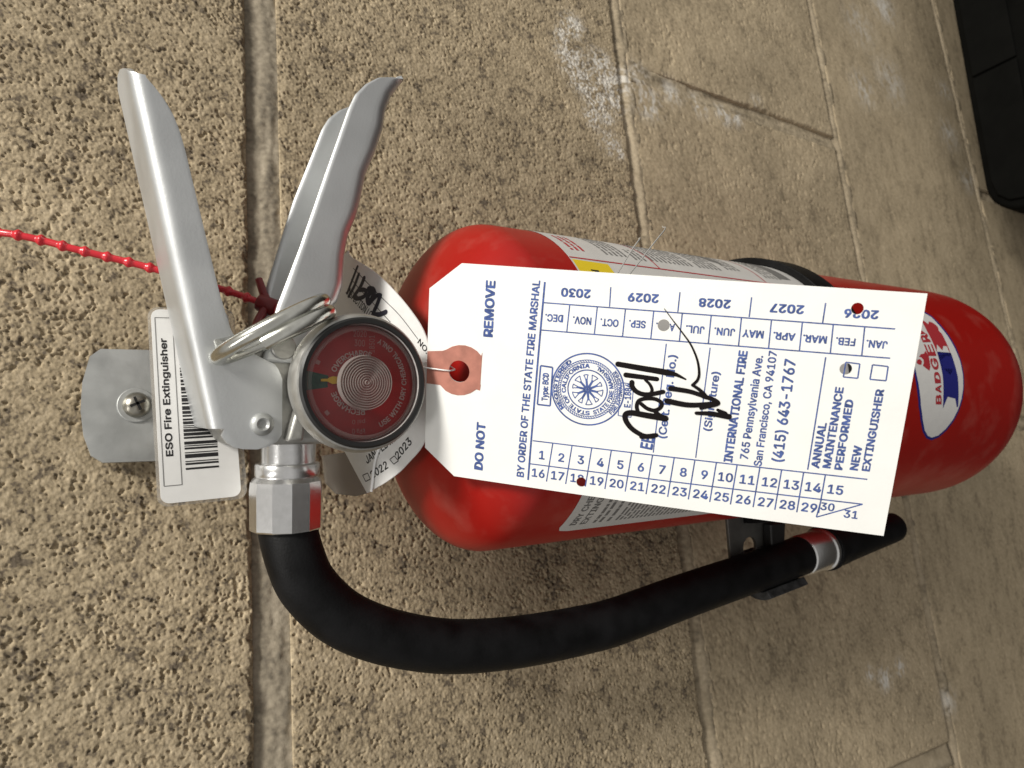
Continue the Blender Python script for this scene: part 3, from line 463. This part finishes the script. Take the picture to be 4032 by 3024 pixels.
mb = MB(); Q0 = np.array((-76.6, -10, -247.)); Q1 = np.array((-74.0, -10, -272.)); qa = Q1 - Q0; ql = np.linalg.norm(qa); qa /= ql; e1 = np.cross(qa, (0, 1, 0)); e1 /= np.linalg.norm(e1); e2 = np.cross(e1, qa); V = []; F = []
arc = np.linspace(*CLIP_ARC, 26)
for r in (8.6, 12.2):
    for d in (0, ql):
        for a in arc: V.append(Q0 + qa * d + r * (math.cos(R(a)) * e1 + math.sin(R(a)) * e2))
n = len(arc)
for i in range(n - 1): F += [(i, i + 1, n + i + 1, n + i), (2 * n + i, 3 * n + i, 3 * n + i + 1, 2 * n + i + 1), (i, 2 * n + i, 2 * n + i + 1, i + 1), (n + i, n + i + 1, 3 * n + i + 1, 3 * n + i)]
F += [(0, n, 3 * n, 2 * n), (n - 1, 3 * n - 1, 4 * n - 1, 2 * n - 1)]; mb.add(V, F); part(mb, 'hose_clip', 'dusty', bevel=.5)
mb = MB(); prism(mb, [(-58, -258), (-78, -259), (-80, -266), (-58, -268)], F_, 5.2, 9.5); part(mb, 'clip_tongue', 'blackp', bevel=.6)
# valve body casting
mb = MB(); prism(mb, [(-16.5, -37), (-16.8, -66), (-13, -76), (13, -76), (15.5, -68), (15.5, -47), (7, -40), (2, -34.5), (-11, -33.5)], F_, -10.6, 10.6); part(mb, 'valve_body', 'cast', bevel=1.8)
mb = MB(); lathe(mb, [(13, -74), (15.5, -76), (15.5, -82), (17, -83), (17, -88.5), (15.5, -90), (10, -91)], (0, 0, 0), (0, 0, 1), 48); part(mb, 'neck_nut', 'cast')
mb = MB(); prism(mb, [(-15.5, -50.5), (-6.5, -53), (-6.5, -56), (-15.5, -55)], F_, 10.0, 15.5); part(mb, 'casting_rib', 'cast', bevel=.9)
# gauge boss and gauge
GC = (.15, 0, -65.0); GS = .97; GN = 5.0           # boss reaches 5 mm further out than its drawing, 3 % smaller
def gl(P): return [(r * GS, d * GS + GN if d > 14 else d) for r, d in P]
mb = MB(); lathe(mb, gl([(13, 6), (14.2, 12), (15.6, 17), (17.8, 21.5), (18.7, 25), (18.75, 27.8), (18.35, 29.4), (17.9, 30.3), (17.4, 30.5), (17.2, 28), (16.7, 22)]), GC, (0, -1, 0), 96); part(mb, 'gauge_boss', 'cast')
mb = MB(); lathe(mb, gl([(17.3, 27), (17.45, 31.0), (16.9, 31.6), (15.9, 31.5), (15.7, 30.8)]), GC, (0, -1, 0), 96); gauge = part(mb, 'pressure_gauge', 'blackp')
mb = MB(); lathe(mb, gl([(15.9, 31.0), (15.75, 30.6), (15.5, 27.4)]), GC, (0, -1, 0), 96); part(mb, 'inner_wall', 'case', gauge)
mb = MB(); lathe(mb, gl([(.01, 27.5), (15.6, 27.5)]), GC, (0, -1, 0), 96); part(mb, 'dial', 'dial', gauge)
def G(x, z, d=0): return (GC[0] + x * GS, -(27.56 * GS + GN + d), GC[2] + z * GS)
def sector(mb, a0, a1, r0, r1, z=0, n=8):
    A = np.linspace(a0, a1, n); mb.add([G(r0 * math.sin(R(a)), r0 * math.cos(R(a)), z) for a in A] + [G(r1 * math.sin(R(a)), r1 * math.cos(R(a)), z) for a in A], [(i, i + 1, n + i + 1, n + i) for i in range(n - 1)])
mb = MB(); sector(mb, -8, 12, 9.0, 15.4); part(mb, 'green_zone', 'green', gauge)
mb = MB(); arctext(mb, 'OVERCHARGE', 0, 0, 7.3, 22, 112, 1.55, G, .02, z=.03); arctext(mb, 'RECHARGE', 0, 0, 7.1, -99, -19, 1.55, G, .02, z=.03)
arctext(mb, 'USE WITH DRY CHEMICAL ONLY', 0, 0, 11.9, 244.5, 113, 1.5, G, .02, inward=True, z=.03)
part(mb, 'dial_lettering', 'dialtxt', gauge)
mb = MB(); g2 = lambda x, z, d: G(x - .3, z + 67.2, d)
boxtext(mb, '300', -90, 10.2, -65.5, 12.0, -68.4, 0, g2, .03); boxtext(mb, '2020', -90, 12.75, -65.2, 14.4, -68.9, 0, g2, .03); boxtext(mb, '18501', 0, 8.7, -71.2, 13.3, -69.6, 0, g2, .03)
boxtext(mb, 'psi 0', 90, -9.3, -68.5, -10.8, -64.9, 0, g2, .03); boxtext(mb, 'kPa 0', 90, -12.0, -68.5, -13.4, -64.9, 0, g2, .03)
sector(mb, 22, 27, 12.2, 13.3, .03); sector(mb, -44, -38, 11.6, 12.6, .03); sector(mb, 30, 43, 13.9, 14.05, .03); sector(mb, 98, 122, 7.2, 7.4, .03)
for a in np.arange(-40, 40, 11): sector(mb, a, a + 10.2, 14.25, 14.33, .03, 4)
part(mb, 'dial_small_lettering', 'dialtxt2', gauge)
mb = MB(); prism(mb, [(-.85, 6.6), (-1.0, 7.8), (-.7, 8.6), (-.35, 9.2), (-.3, 11.0), (.3, 11.0), (.4, 9.2), (.8, 8.6), (1.05, 7.8), (.9, 6.6)], lambda x, z, d: G(x + .62, z, d), .5, .75); part(mb, 'needle', 'needle', gauge)
mb = MB(); lathe(mb, gl([(15.8, 29.9), (8.2, 30.1), (7.4, 30.3)]), GC, (0, -1, 0), 96); part(mb, 'lens', 'lens', gauge)
mb = MB(); lathe(mb, gl([(15.75, 28.6), (15.5, 29.6), (14.9, 30.15), (14.0, 30.2)]), GC, (0, -1, 0), 96); part(mb, 'lens_rim', 'lensrim', gauge)
pr = [(7.4, 30.3), (7.2, 31.4)]; r = 7.1
while r > .7: pr += [(r, 32.35 + (7.1 - r) * .05), (r - .33, 31.75 + (7.1 - r) * .05)]; r -= .66
pr += [(.5, 32.9), (.01, 32.2)]
mb = MB(); lathe(mb, gl(pr), GC, (0, -1, 0), 96); part(mb, 'ridged_lens_centre', 'ridged', gauge, angle=20)
# operating lever (top) : inverted channel
def zt_l(x): return -12.0 - (76.8 - x) * .2158
rad = 3.8
fl = [(-11.7, zt_l(-11.7) - rad + .5), (76.9, zt_l(76.9) - rad + .5), (76.6, -17.6), (74.3, -20.6), (70, -22.7), (61.7, -24.6), (43, -28.9), (24, -33.4), (14, -36.4), (9.5, -39.5), (7.2, -44), (5.2, -48.2), (1.5, -49.7), (-13.5, -49.7), (-16.2, -48.0), (-17.4, -43.5), (-17.0, -38.2), (-14.9, -35.2)]
low = [(-17.4, -43.5), (-16.2, -48.0), (-13.5, -49.7), (1.5, -49.7), (5.2, -48.2), (7.2, -44), (9.5, -39.5), (14, -36.4), (24, -33.4), (43, -28.9), (60, -24.9), (64.5, -23.6), (68, -22.2), (71.5, -20.2), (74.3, -17.9), (76.0, -16.2), (76.9, -14.6)]
upc = [(-17.4, -43.0), (-17.2, -39.5), (-16.6, -37.4), (-15.4, -35.6), (-13.6, -34.3), (-11.7, zt_l(-11.7) - rad)]
xs_ = np.concatenate([[-17.4, -17.2, -16.6, -15.4, -13.6], np.linspace(-11.7, 66, 60), [68, 70, 72, 73.5, 74.7, 75.6, 76.3, 76.9]]); nfl = 7
sec = [(13.1 - rad + rad * math.cos(R(a)), -rad + rad * math.sin(R(a))) for a in range(10, 91, 10)] + [(n_, .0) for n_ in (6, 0, -6)]
sec += [(-14.9 + rad - rad * math.cos(R(a)), -rad + rad * math.sin(R(a))) for a in range(90, 9, -10)] + [(-14.9, -rad), (-14.9, -rad - 3.5)]
mb = MB(); V = []; F = []; ns = nfl + len(sec); lx = [p[0] for p in low]; lz = [p[1] for p in low]
for i, x in enumerate(xs_):
    zl = float(np.interp(x, lx, lz)); zu = zt_l(x) - rad if x >= -11.7 else float(np.interp(x, [p[0] for p in upc], [p[1] for p in upc]))
    zl = min(zl, zu - .02)
    V += [(x, -13.1, zl + (zu - zl) * k / (nfl - 1)) for k in range(nfl)]
    for n_, dz in sec:
        t = (13.1 - n_) / 28; g = max(0., (x - 66) / 10.9); xx = x + g * 6.0 * math.sin(min(1, t * 1.5) * math.pi / 2) * (1 if t < .8 else max(.2, 1 - (t - .8) * 4))
        V.append((xx, -n_, zt_l(xx) + dz) if x >= -11.7 else (x, -13.1, zu))
for i in range(len(xs_) - 1): F += [(i * ns + k, i * ns + k + 1, (i + 1) * ns + k + 1, (i + 1) * ns + k) for k in range((ns if xs_[i] >= -11.75 else nfl) - 1)]
used = sorted({i for f in F for i in f}); ren = {i: k for k, i in enumerate(used)}
mb.add([V[i] for i in used], [tuple(ren[i] for i in f) for f in F]); lever = part(mb, 'operating_lever', 'silver', solid=1.7, bevel=.35, angle=50)
mb = MB(); prism(mb, [(-11.7, zt_l(-11.7) - rad - 3), (10, zt_l(10) - rad - 3), (7, -36), (5, -47.5), (-13.5, -48), (-16.5, -44), (-16.5, -38)], F_, -14.8, -13.2); part(mb, 'rear_flange', 'silver', lever, bevel=.5)
# carry handle : channel open at the top
top = [(6, -44.5), (21.8, -48.7), (37.9, -54.5), (59.7, -61.6), (80.2, -68.4), (85.2, -70.6), (88.9, -73.7), (91.8, -77.6), (93.1, -82.5), (93.5, -85.6)]
bot = [(6, -57), (14, -59), (19.9, -62.5), (24.6, -66.4), (29.1, -67.8), (37.2, -68.2), (44, -69.4), (50.3, -72.0), (54.9, -73.1), (62.7, -74.7), (70.1, -77.7), (77.4, -80.1), (83, -80.9), (88, -82.7), (93.5, -86.4)]
btop = [(6, -45), (30.3, -51.0), (57.1, -58.8), (74.2, -65.1), (82.0, -67.9), (85.7, -70.0), (88.9, -73.3), (90.9, -76.7), (93.2, -82.5), (93.5, -85.6)]
def interp(P, x): return float(np.interp(x, [p[0] for p in P], [p[1] for p in P]))
mb = MB(); V = []; F = []; xs_ = np.concatenate([np.linspace(6, 84, 60), np.linspace(84.8, 93.4, 18)])
cr_ = 3.6; na = 8; nf = 6
for x in xs_:
    b_ = interp(bot, x); h_ = min(cr_, max(.05, (interp(top, x) - b_) * .6)); t1 = interp(top, x); t2 = interp(btop, x); row = []
    for k in range(nf): row.append((12, t1 + (b_ + h_ - t1) * k / nf))
    for a in np.linspace(0, 90, na): row.append((12 - cr_ + cr_ * math.cos(R(a)), b_ + h_ - h_ * math.sin(R(a))))
    for a in np.linspace(90, 0, na): row.append((-12 + cr_ - cr_ * math.cos(R(a)), b_ + h_ - h_ * math.sin(R(a))))
    for k in range(nf): row.append((-12, b_ + h_ + (t2 - b_ - h_) * (k + 1) / nf))
    V += [(x, -n_, z) for n_, z in row]
ns = len(row)
for i in range(len(xs_) - 1): F += [(i * ns + k, i * ns + k + 1, (i + 1) * ns + k + 1, (i + 1) * ns + k) for k in range(ns - 1)]
mb.add(V, F); part(mb, 'carry_handle', 'silver', solid=1.4, angle=60)
# rivets
for x, z, n0, rr, mm_ in ((-10.7, -44.4, 13.0, 3.1, 'galv'), (10.2, -50.2, 12.2, 3.4, 'cast')):
    mb = MB(); lathe(mb, ([(rr, 0), (rr, .7), (rr * .86, 1.4), (rr * .55, 1.75), (rr * .42, 1.5), (rr * .3, 1.1), (.01, 1.0)] if x < 0 else [(rr, 0), (rr, .5), (rr * .9, .8), (.01, .85)]), (x, -n0, z), (0, -1, 0), 28); part(mb, 'rivet', mm_)
# pull pin and its double ring
mb = MB(); tube(mb, [(7.8, 16, -33.6), (7.8, -15.0, -33.6)], 1.5, 16); pin = part(mb, 'pull_pin', 'zinc')
A0, B0 = np.array((6.9, -15.3, -33.2)), np.array((19.9, -31.8, -55.4)); cen = (A0 + B0) / 2; e1 = (B0 - A0) / 2; ra = np.linalg.norm(e1); e1 /= ra
view = np.array((-.12, -.86, .50)); e2 = view - (view @ e1) * e1; e2 /= np.linalg.norm(e2); e3 = np.cross(e1, e2)
path = []
for k in range(121):
    t = k / 120; a = R(-170 + 620 * t); path.append(cen + e1 * ra * math.cos(a) + e2 * (9.0 * math.sin(a)) + e3 * (5.4 * (t - .5) * (1 if e3[2] < 0 else -1)))
mb = MB(); tube(mb, path, 1.95, 16); part(mb, 'pull_ring', 'zinc')
# hose union
mb = MB(); lathe(mb, [(7.7, 14), (7.7, 23), (6, 23)], (0, 0, -55), (-1, 0, 0), 40); part(mb, 'hose_union', 'machined')
mb = MB(); lathe(mb, [(7, 22.3), (8.8, 22.4), (9.1, 22.8), (9.1, 25.8), (8.8, 26.2), (7, 26.2)], (0, 0, -54.7), (-1, 0, 0), 48); part(mb, 'union_collar', 'machined')
mb = MB(); lathe(mb, [(7, 26.0), (8.9, 26.1), (10.0, 27.6), (10.25, 30), (10.1, 41.0), (9.7, 41.6), (8.2, 41.7)], (0, 0, -54.4), (-1, 0, 0), 12, phase=.2); part(mb, 'union_nut', 'machined', bevel=.35, angle=25)

# ------------------------------------------------------------------ verification collar round the neck
col = thing('inspection_collar', 'white printed collar ring around the extinguisher neck, behind the gauge', 'collar', EM @ Matrix.Translation((0, 0, COL_Z * MM)))
def K(x, y, d=0): return (x, y, COL_K * y + d - .012 * max(0, abs(x) - 20) ** 1.5)
outl = [(p[0], p[1]) for p in catmull([(x, y, 0) for x, y in COL_OUT], 5)]
outl = outl + [COL_CUT[1], (-17, 25), (-6, 31), (8, 33), (22, 31), (34, 27)]
V, F = holed(outl, [circ(.5, 3, 15.9, 40)], .35); bm = bmesh.new(); vs = [bm.verts.new(v) for v in V]
for f in F:
    try: bm.faces.new([vs[i] for i in f])
    except ValueError: pass
for x in np.arange(-36, 44, 4): bmesh.ops.bisect_plane(bm, geom=bm.verts[:] + bm.edges[:] + bm.faces[:], plane_co=(x, 0, 0), plane_no=(1, 0, 0))
bm.verts.index_update(); mb = MB(); mb.add([K(*v.co) for v in bm.verts], [tuple(v.index for v in f.verts) for f in bm.faces]); bm.free(); mb.build('ring', 'collar', col, smooth=False)
mb = MB()
for s, x0, y0, x1, y1 in COL_TXT: mb = MB(); basetext(mb, s, x0, y0, x1, y1, 1.7 if s == 'NO.' else 2.5, .018, K, .22); mb.build('printed_lettering', 'black_ink', col, smooth=False)
for P in COL_BOX:
    mb = MB()
    for i in range(4): line(mb, *P[i], *P[(i + 1) % 4], .28, K, .215)
    mb.build('check_box', 'black_ink', col, smooth=False)
for P in COL_LINE: mb = MB(); stroke(mb, P, .22, .22, K, z=.21); mb.build('printed_rule', 'black_ink', col, smooth=False)
mb = MB()
for i, (P, w0) in enumerate(zip(COL_PEN, (1.0, 1.2, 1.4, 1.9, 1.4, 1.5))): stroke(mb, P, w0, w0, K, z=.26 + .015 * i)
mb.build('handwriting', 'marker2', col, smooth=False)
mb = MB(); mb.add([K(x, y, -.5) for x, y in COL_CUT], [tuple(range(len(COL_CUT)))]); mb.build('clear_tab', 'film', col, smooth=False, solid=.3)
mb = MB(); tube(mb, [K(x, y, .9) for x, y in COL_NYL], .42, 8); mb.build('nylon_thread', 'nylon', col)

# ------------------------------------------------------------------ hanging service card
TM = Matrix([list(TAG_R[i]) + [TAG_O[i] * MM] for i in range(3)] + [[0, 0, 0, 1]])
tag = thing('service_tag', 'white card tag with blue print, punched holes and black signature hanging before the cylinder', 'tag', TM)
def K2(x, y, d=0): return (x, y, d + .8 * math.sin(math.pi * x / TAG_L) + .9 * (y / 30) * (x / TAG_L) ** 2 - .5 * (y / 30) ** 2)
H2 = TAG_W / 2
outl = [(0, H2 - 7.2), (8.9, H2), ] + [(x, H2) for x in np.linspace(16, TAG_L, 14)] + [(x, -H2) for x in np.linspace(TAG_L, 16, 14)] + [(8.9, -H2), (0, -H2 + 7.2)]
V, F = holed(outl, [circ(x, y, r, 28) for x, y, r in TAG_HOLES], .32)
bm = bmesh.new(); vs = [bm.verts.new(v) for v in V]
for f in F:
    try: bm.faces.new([vs[i] for i in f])
    except ValueError: pass
for x in np.arange(3, TAG_L, 3): bmesh.ops.bisect_plane(bm, geom=bm.verts[:] + bm.edges[:] + bm.faces[:], plane_co=(x, 0, 0), plane_no=(1, 0, 0))
for y in np.arange(-27, 28, 3): bmesh.ops.bisect_plane(bm, geom=bm.verts[:] + bm.edges[:] + bm.faces[:], plane_co=(0, y, 0), plane_no=(0, 1, 0))
bm.verts.index_update(); mb = MB(); mb.add([K2(*v.co) for v in bm.verts], [tuple(v.index for v in f.verts) for f in bm.faces]); bm.free(); mb.build('card', 'paper', tag, smooth=False)
V, F = holed([(max(.05, x), y) for x, y in TAG_PATCH], [circ(*TAG_HOLES[0], 28)], .1); mb = MB(); mb.add([K2(x, y, z + .215) for x, y, z in V], F); mb.build('reinforcing_patch', 'patch', tag, smooth=False)
def inhole(x, y): return any(math.hypot(x - a, y - b) < r + .02 for a, b, r in TAG_HOLES)
def punch(mb):        # print vanishes where the card is punched
    bad = {i for i, v in enumerate(mb.v) if inhole(v[0], v[1])}; mb.f = [f for f in mb.f if not any(i in bad for i in f)]; return mb
mb = MB()
for s, a, b, c, d, h, bo in TAG_TEXT: basetext(mb, s, a, b, c, d, h, bo * 1.2 + .026, K2, .19)
for s, x, y, h in TAG_NUM:
    q = text2d(s, .022)[2]; wd = h * q[0] / q[1]; basetext(mb, s, x - wd / 2, y - h / 2, x + wd / 2, y - h / 2, h, .022, K2, .19)
punch(mb).build('printed_lettering', 'ink', tag, smooth=False)
mb = MB()
for a, b, c, d, wd in TAG_LINES:
    n = max(1, int(math.hypot(c - a, d - b) / 4))
    for i in range(n): line(mb, a + (c - a) * i / n, b + (d - b) * i / n, a + (c - a) * (i + 1) / n, b + (d - b) * (i + 1) / n, wd, K2, .185)
punch(mb).build('printed_rules', 'ink', tag, smooth=False)
mb = MB(); sx_, sy_ = SEAL_C; SR = SEAL_R
def ringp(r0, r1, n=64): mb.add([K2(sx_ + r * math.cos(2 * math.pi * k / n), sy_ + r * math.sin(2 * math.pi * k / n), .185) for r in (r0, r1) for k in range(n)], [(k, (k + 1) % n, n + (k + 1) % n, n + k) for k in range(n)])
ringp(SR - .42, SR); ringp(SR * .795, SR * .818); ringp(SR * .728, SR * .75); ringp(SR * .515, SR * .55)
KS = lambda x, y, d=0: K2(sx_ - y, sy_ + x, .187 + d)      # seal upright = card upright
for k in range(72):
    a = 2 * math.pi * k / 72; line(mb, SR * .752 * math.cos(a), SR * .752 * math.sin(a), SR * .80 * math.cos(a + .07), SR * .80 * math.sin(a + .07), .2, KS)
arctext(mb, 'REGISTERED', 0, 0, SR * .825, -44, 56, SR * .12, KS, .045); arctext(mb, 'FIRE EXTINGUISHER', 0, 0, SR * .825, 222, 140, SR * .115, KS, .04, True)
arctext(mb, 'STATE OF CALIFORNIA', 0, 0, SR * .585, -100, 92, SR * .125, KS, .04); arctext(mb, 'STATE FIRE MARSHAL', 0, 0, SR * .585, 252, 108, SR * .125, KS, .04, True)
for k in range(10):
    a = R(k * 36 + 8); ra_, rb = (.42, .075) if k % 2 else (.41, .05)
    P = [(.02, .06), (.016, .26), (rb * .8, .36), (rb * 1.25, ra_ - .01), (0, ra_), (-rb * 1.25, ra_ - .01), (-rb * .8, .36), (-.016, .26), (-.02, .06)]
    P = [(SR * (x * math.cos(a) + y * math.sin(a)), SR * (-x * math.sin(a) + y * math.cos(a))) for x, y in P]
    for i in range(len(P)): line(mb, *P[i], *P[(i + 1) % len(P)], .26, KS)
    line(mb, 0, 0, SR * .3 * math.sin(a), SR * .3 * math.cos(a), .2, KS)
mb.build('printed_seal', 'ink', tag, smooth=False)
mb = MB()
for i, (P, w0, w1) in enumerate(TAG_PEN): stroke(mb, P, w0, w1, K2, z=.22 + .012 * i)
mb.build('signature', 'marker', tag, smooth=False)
# tie wire of the card
def tw(x, y, d): return tuple((TM @ Vector((x * MM, y * MM, d * MM))) / MM)
hx, hy, hr = TAG_HOLES[0]
bk = tuple((EM @ Vector((.004, -.016, -.0745))) / MM)
tie = thing('tie_wire', 'thin bent steel tie wire threaded through the hole of the white card', 'wire', Matrix.Translation((.045, -.088, -.085)))
to = (-45, 88, 85)
mb = MB(); tube(mb, catmull([bk, tw(-4, hy + .2, 1.2), tw(2, hy + .1, .9), tw(hx - hr - .3, hy, .75), tw(hx - hr + .7, hy, .1), tw(hx - hr + .9, hy + .2, -1.4), tw(1, hy + 1.4, -2.2), bk], 6), .22, 8); mb.build('wire_loop', 'wire', tie, off=to)
def tipx(u, v, s):
    d = -cb + cr * ((u - 2016) / 2800) - cu_ * ((v - 1512) / 2800); return tuple((Vector((0, -.2631, 0)) + d * s) / MM)
mb = MB()
tube(mb, catmull([tw(8, 8, -2.5), tw(40, 16, -5), (80.5, -122, -147), (86.0, -118.5, -152.5)], 6), .2, 8); tube(mb, catmull([tw(8, 7, -2.5), tw(38, 14, -5), (77.6, -119, -139.5), (81.6, -116.5, -144)], 6), .2, 8)
mb.build('wire_ends', 'wire', tie, off=to)

# ------------------------------------------------------------------ bar-code sticker tag hanging behind the valve
B = [np.array(p) for p in ((14.1, -45., -23.0), (69.6, -45., -19.7), (15.8, -45., -43.9))]
ux = (B[1] - B[0]); uw = np.linalg.norm(ux); ux /= uw; uz = B[0] - B[2]; uz -= (uz @ ux) * ux; uh = np.linalg.norm(uz); uz /= uh; uy = np.cross(uz, ux)
BM = Matrix(((ux[0], uy[0], uz[0], B[2][0] * MM), (ux[1], uy[1], uz[1], B[2][1] * MM), (ux[2], uy[2], uz[2], B[2][2] * MM), (0, 0, 0, 1)))
bt = thing('barcode_tag', 'white laminated label tag with bar code and black lettering behind the lever', 'tag', BM)
def K3(x, y, d=0): return (x, -d, y)
def rrect(x0, y0, x1, y1, r, n=6):
    P = []
    for cx, cy, a in ((x1 - r, y1 - r, 0), (x0 + r, y1 - r, 90), (x0 + r, y0 + r, 180), (x1 - r, y0 + r, 270)):
        P += [(cx + r * math.cos(R(a + 90 * k / n)), cy + r * math.sin(R(a + 90 * k / n))) for k in range(n + 1)]
    return P
mb = MB(); prism(mb, rrect(0, 0, uw, uh, 2.3), K3, 0, .6); mb.build('label_sheet', 'sticker', bt)
mb = MB(); prism(mb, rrect(-.8, -1.8, uw + .8, uh + .8, 2.8), K3, -.5, -.05); mb.build('clear_laminate', 'film', bt)
mb = MB(); yy = lambda b: uh * (1 - b)
boxtext(mb, 'ESO Fire Extinguisher', 0, .233 * uw, yy(.20), .845 * uw, yy(.085), .024, K3, .66); mb.build('lettering', 'black_ink', bt, smooth=False)
mb = MB(); x0, x1, y0, y1 = .086 * uw, .955 * uw, yy(.262), yy(.045)
for P in ((x0, y0, x1, y0), (x0, y1, x1, y1), (x0, y0, x0, y1), (x1, y0, x1, y1)): line(mb, *P, .22, K3, .66)
mb.build('printed_frame', 'grey_ink', bt, smooth=False)
mb = MB(); x = .158 * uw; rr = random.Random(11)
while x < .80 * uw:
    w_ = rr.choice((.28, .28, .55, .55, .85, 1.1)); line(mb, x + w_ / 2, yy(.318), x + w_ / 2, yy(.735), w_, K3, .66); x += w_ + rr.choice((.25, .3, .5, .8))
mb.build('bar_code', 'black_ink', bt, smooth=False)

# ------------------------------------------------------------------ red tamper seal
ts = thing('tamper_seal', 'red beaded plastic pull-tight seal threaded behind the upper lever', 'seal', Matrix.Translation((.07, -.05, -.048)))
so = (-70, 50, 48)
P = catmull([(97.5, -30, 44), (94.3, -32, 30), (92.5, -34, 21), (90.9, -38, 14), (89.2, -40, 6.5), (87.0, -42, -1.0), (83.0, -44.5, -19.2), (76.5, -50, -38.3), (72.4, -54, -47.2), (69.6, -57, -52.0)], 40)
L_ = np.concatenate([[0], np.cumsum([np.linalg.norm(P[i + 1] - P[i]) for i in range(len(P) - 1)])])
mb = MB(); tube(mb, P, [1.02 + .62 * max(0, math.cos(2 * math.pi * l / 5.6)) ** 2.2 for l in L_], 12); mb.build('beaded_tail', 'seal', ts, off=so)
hd = np.array((70.8, -56., -49.6)); dr = np.array((-3.2, -3.2, -6.0)); dr /= np.linalg.norm(dr)
mb = MB(); lathe(mb, [(.1, -3.0), (2.3, -2.8), (2.6, -2.2), (2.6, 2.4), (2.2, 3.0), (1.6, 3.1)], hd, dr, 20); mb.build('lock_head', 'sealdark', ts, off=so)
mb = MB(); lathe(mb, [(1.5, 3), (2.15, 3.2), (2.15, 9.2), (1.7, 10), (.1, 10.1)], hd, dr, 20); mb.build('lock_tube', 'seal', ts, off=so)
mb = MB(); tube(mb, [(79.4, -54, -47.8), (75.0, -55, -48.8), (71.4, -56.5, -49.6)], [1.1, 1.25, 1.4], 10); tube(mb, [(70.2, -56.5, -49.4), (66.0, -57.0, -47.0), (62.8, -58.5, -45.6)], [1.4, 1.3, 1.3], 10); mb.build('loop_arms', 'sealdark', ts, off=so)

# ------------------------------------------------------------------ black bin standing below against the wall
bn = thing('black_bin', 'matte black plastic bin with rounded corner standing below, against the wall', 'bin', Matrix.Translation((.33, -.06, -.70)))
bo = (-330, 60, 700)
def plan(gx): return [(x, y) for x, y in rrect(205 + gx, -260 + gx, 520 - gx, -27.5 - gx, 26 - gx * .6)]
def rotp(p): a = R(-2.6); x, y = p[0] - 205, p[1] + 27.5; return (205 + x * math.cos(a) - y * math.sin(a), -27.5 + x * math.sin(a) + y * math.cos(a))
def loft(mb, rings):
    n = len(rings[0]); V = [p for r_ in rings for p in r_]; F = [(i * n + k, i * n + (k + 1) % n, (i + 1) * n + (k + 1) % n, (i + 1) * n + k) for i in range(len(rings) - 1) for k in range(n)]; mb.add(V, F); return n
mb = MB(); rings = [[(*rotp(p), z) for p in plan(g)] for g, z in ((6, -795), (6, -650), (0, -648), (0, -613), (.8, -611), (2.5, -610))]; n = loft(mb, rings); mb.f.append(tuple(range(5 * n, 6 * n))); mb.f.append(tuple(range(n))[::-1]); mb.build('bin_body', 'bin', bn, off=bo, angle=50)
mb = MB()
for gx, z0, z1, xa, xb in ((5, -609.9, -607.6, 322.5, 500), (5, -609.9, -607.2, 212, 320.5)):
    P = [(xa, -66), (xb, -66), (xb, -34)] + ([(xa, -34)] if xa > 300 else [(xa + 22, -34), (xa + 9, -37), (xa + 2, -44), (xa, -54)]); P = [rotp((x, y + 1)) for x, y in P]
    prism(MB_ := MB(), P, lambda x, y, d: (x, y, d), z0, z1); MB_.build('lid_panel', 'bin', bn, off=bo, bevel=1.0)
mb = MB(); P = [rotp(p) for p in [(322, -72), (216, -72), (214, -75.5), (322, -75.5)]]; prism(mb, P, lambda x, y, d: (x, y, d), -609.9, -608.3); mb.build('lid_rib', 'bin', bn, off=bo, bevel=.5)
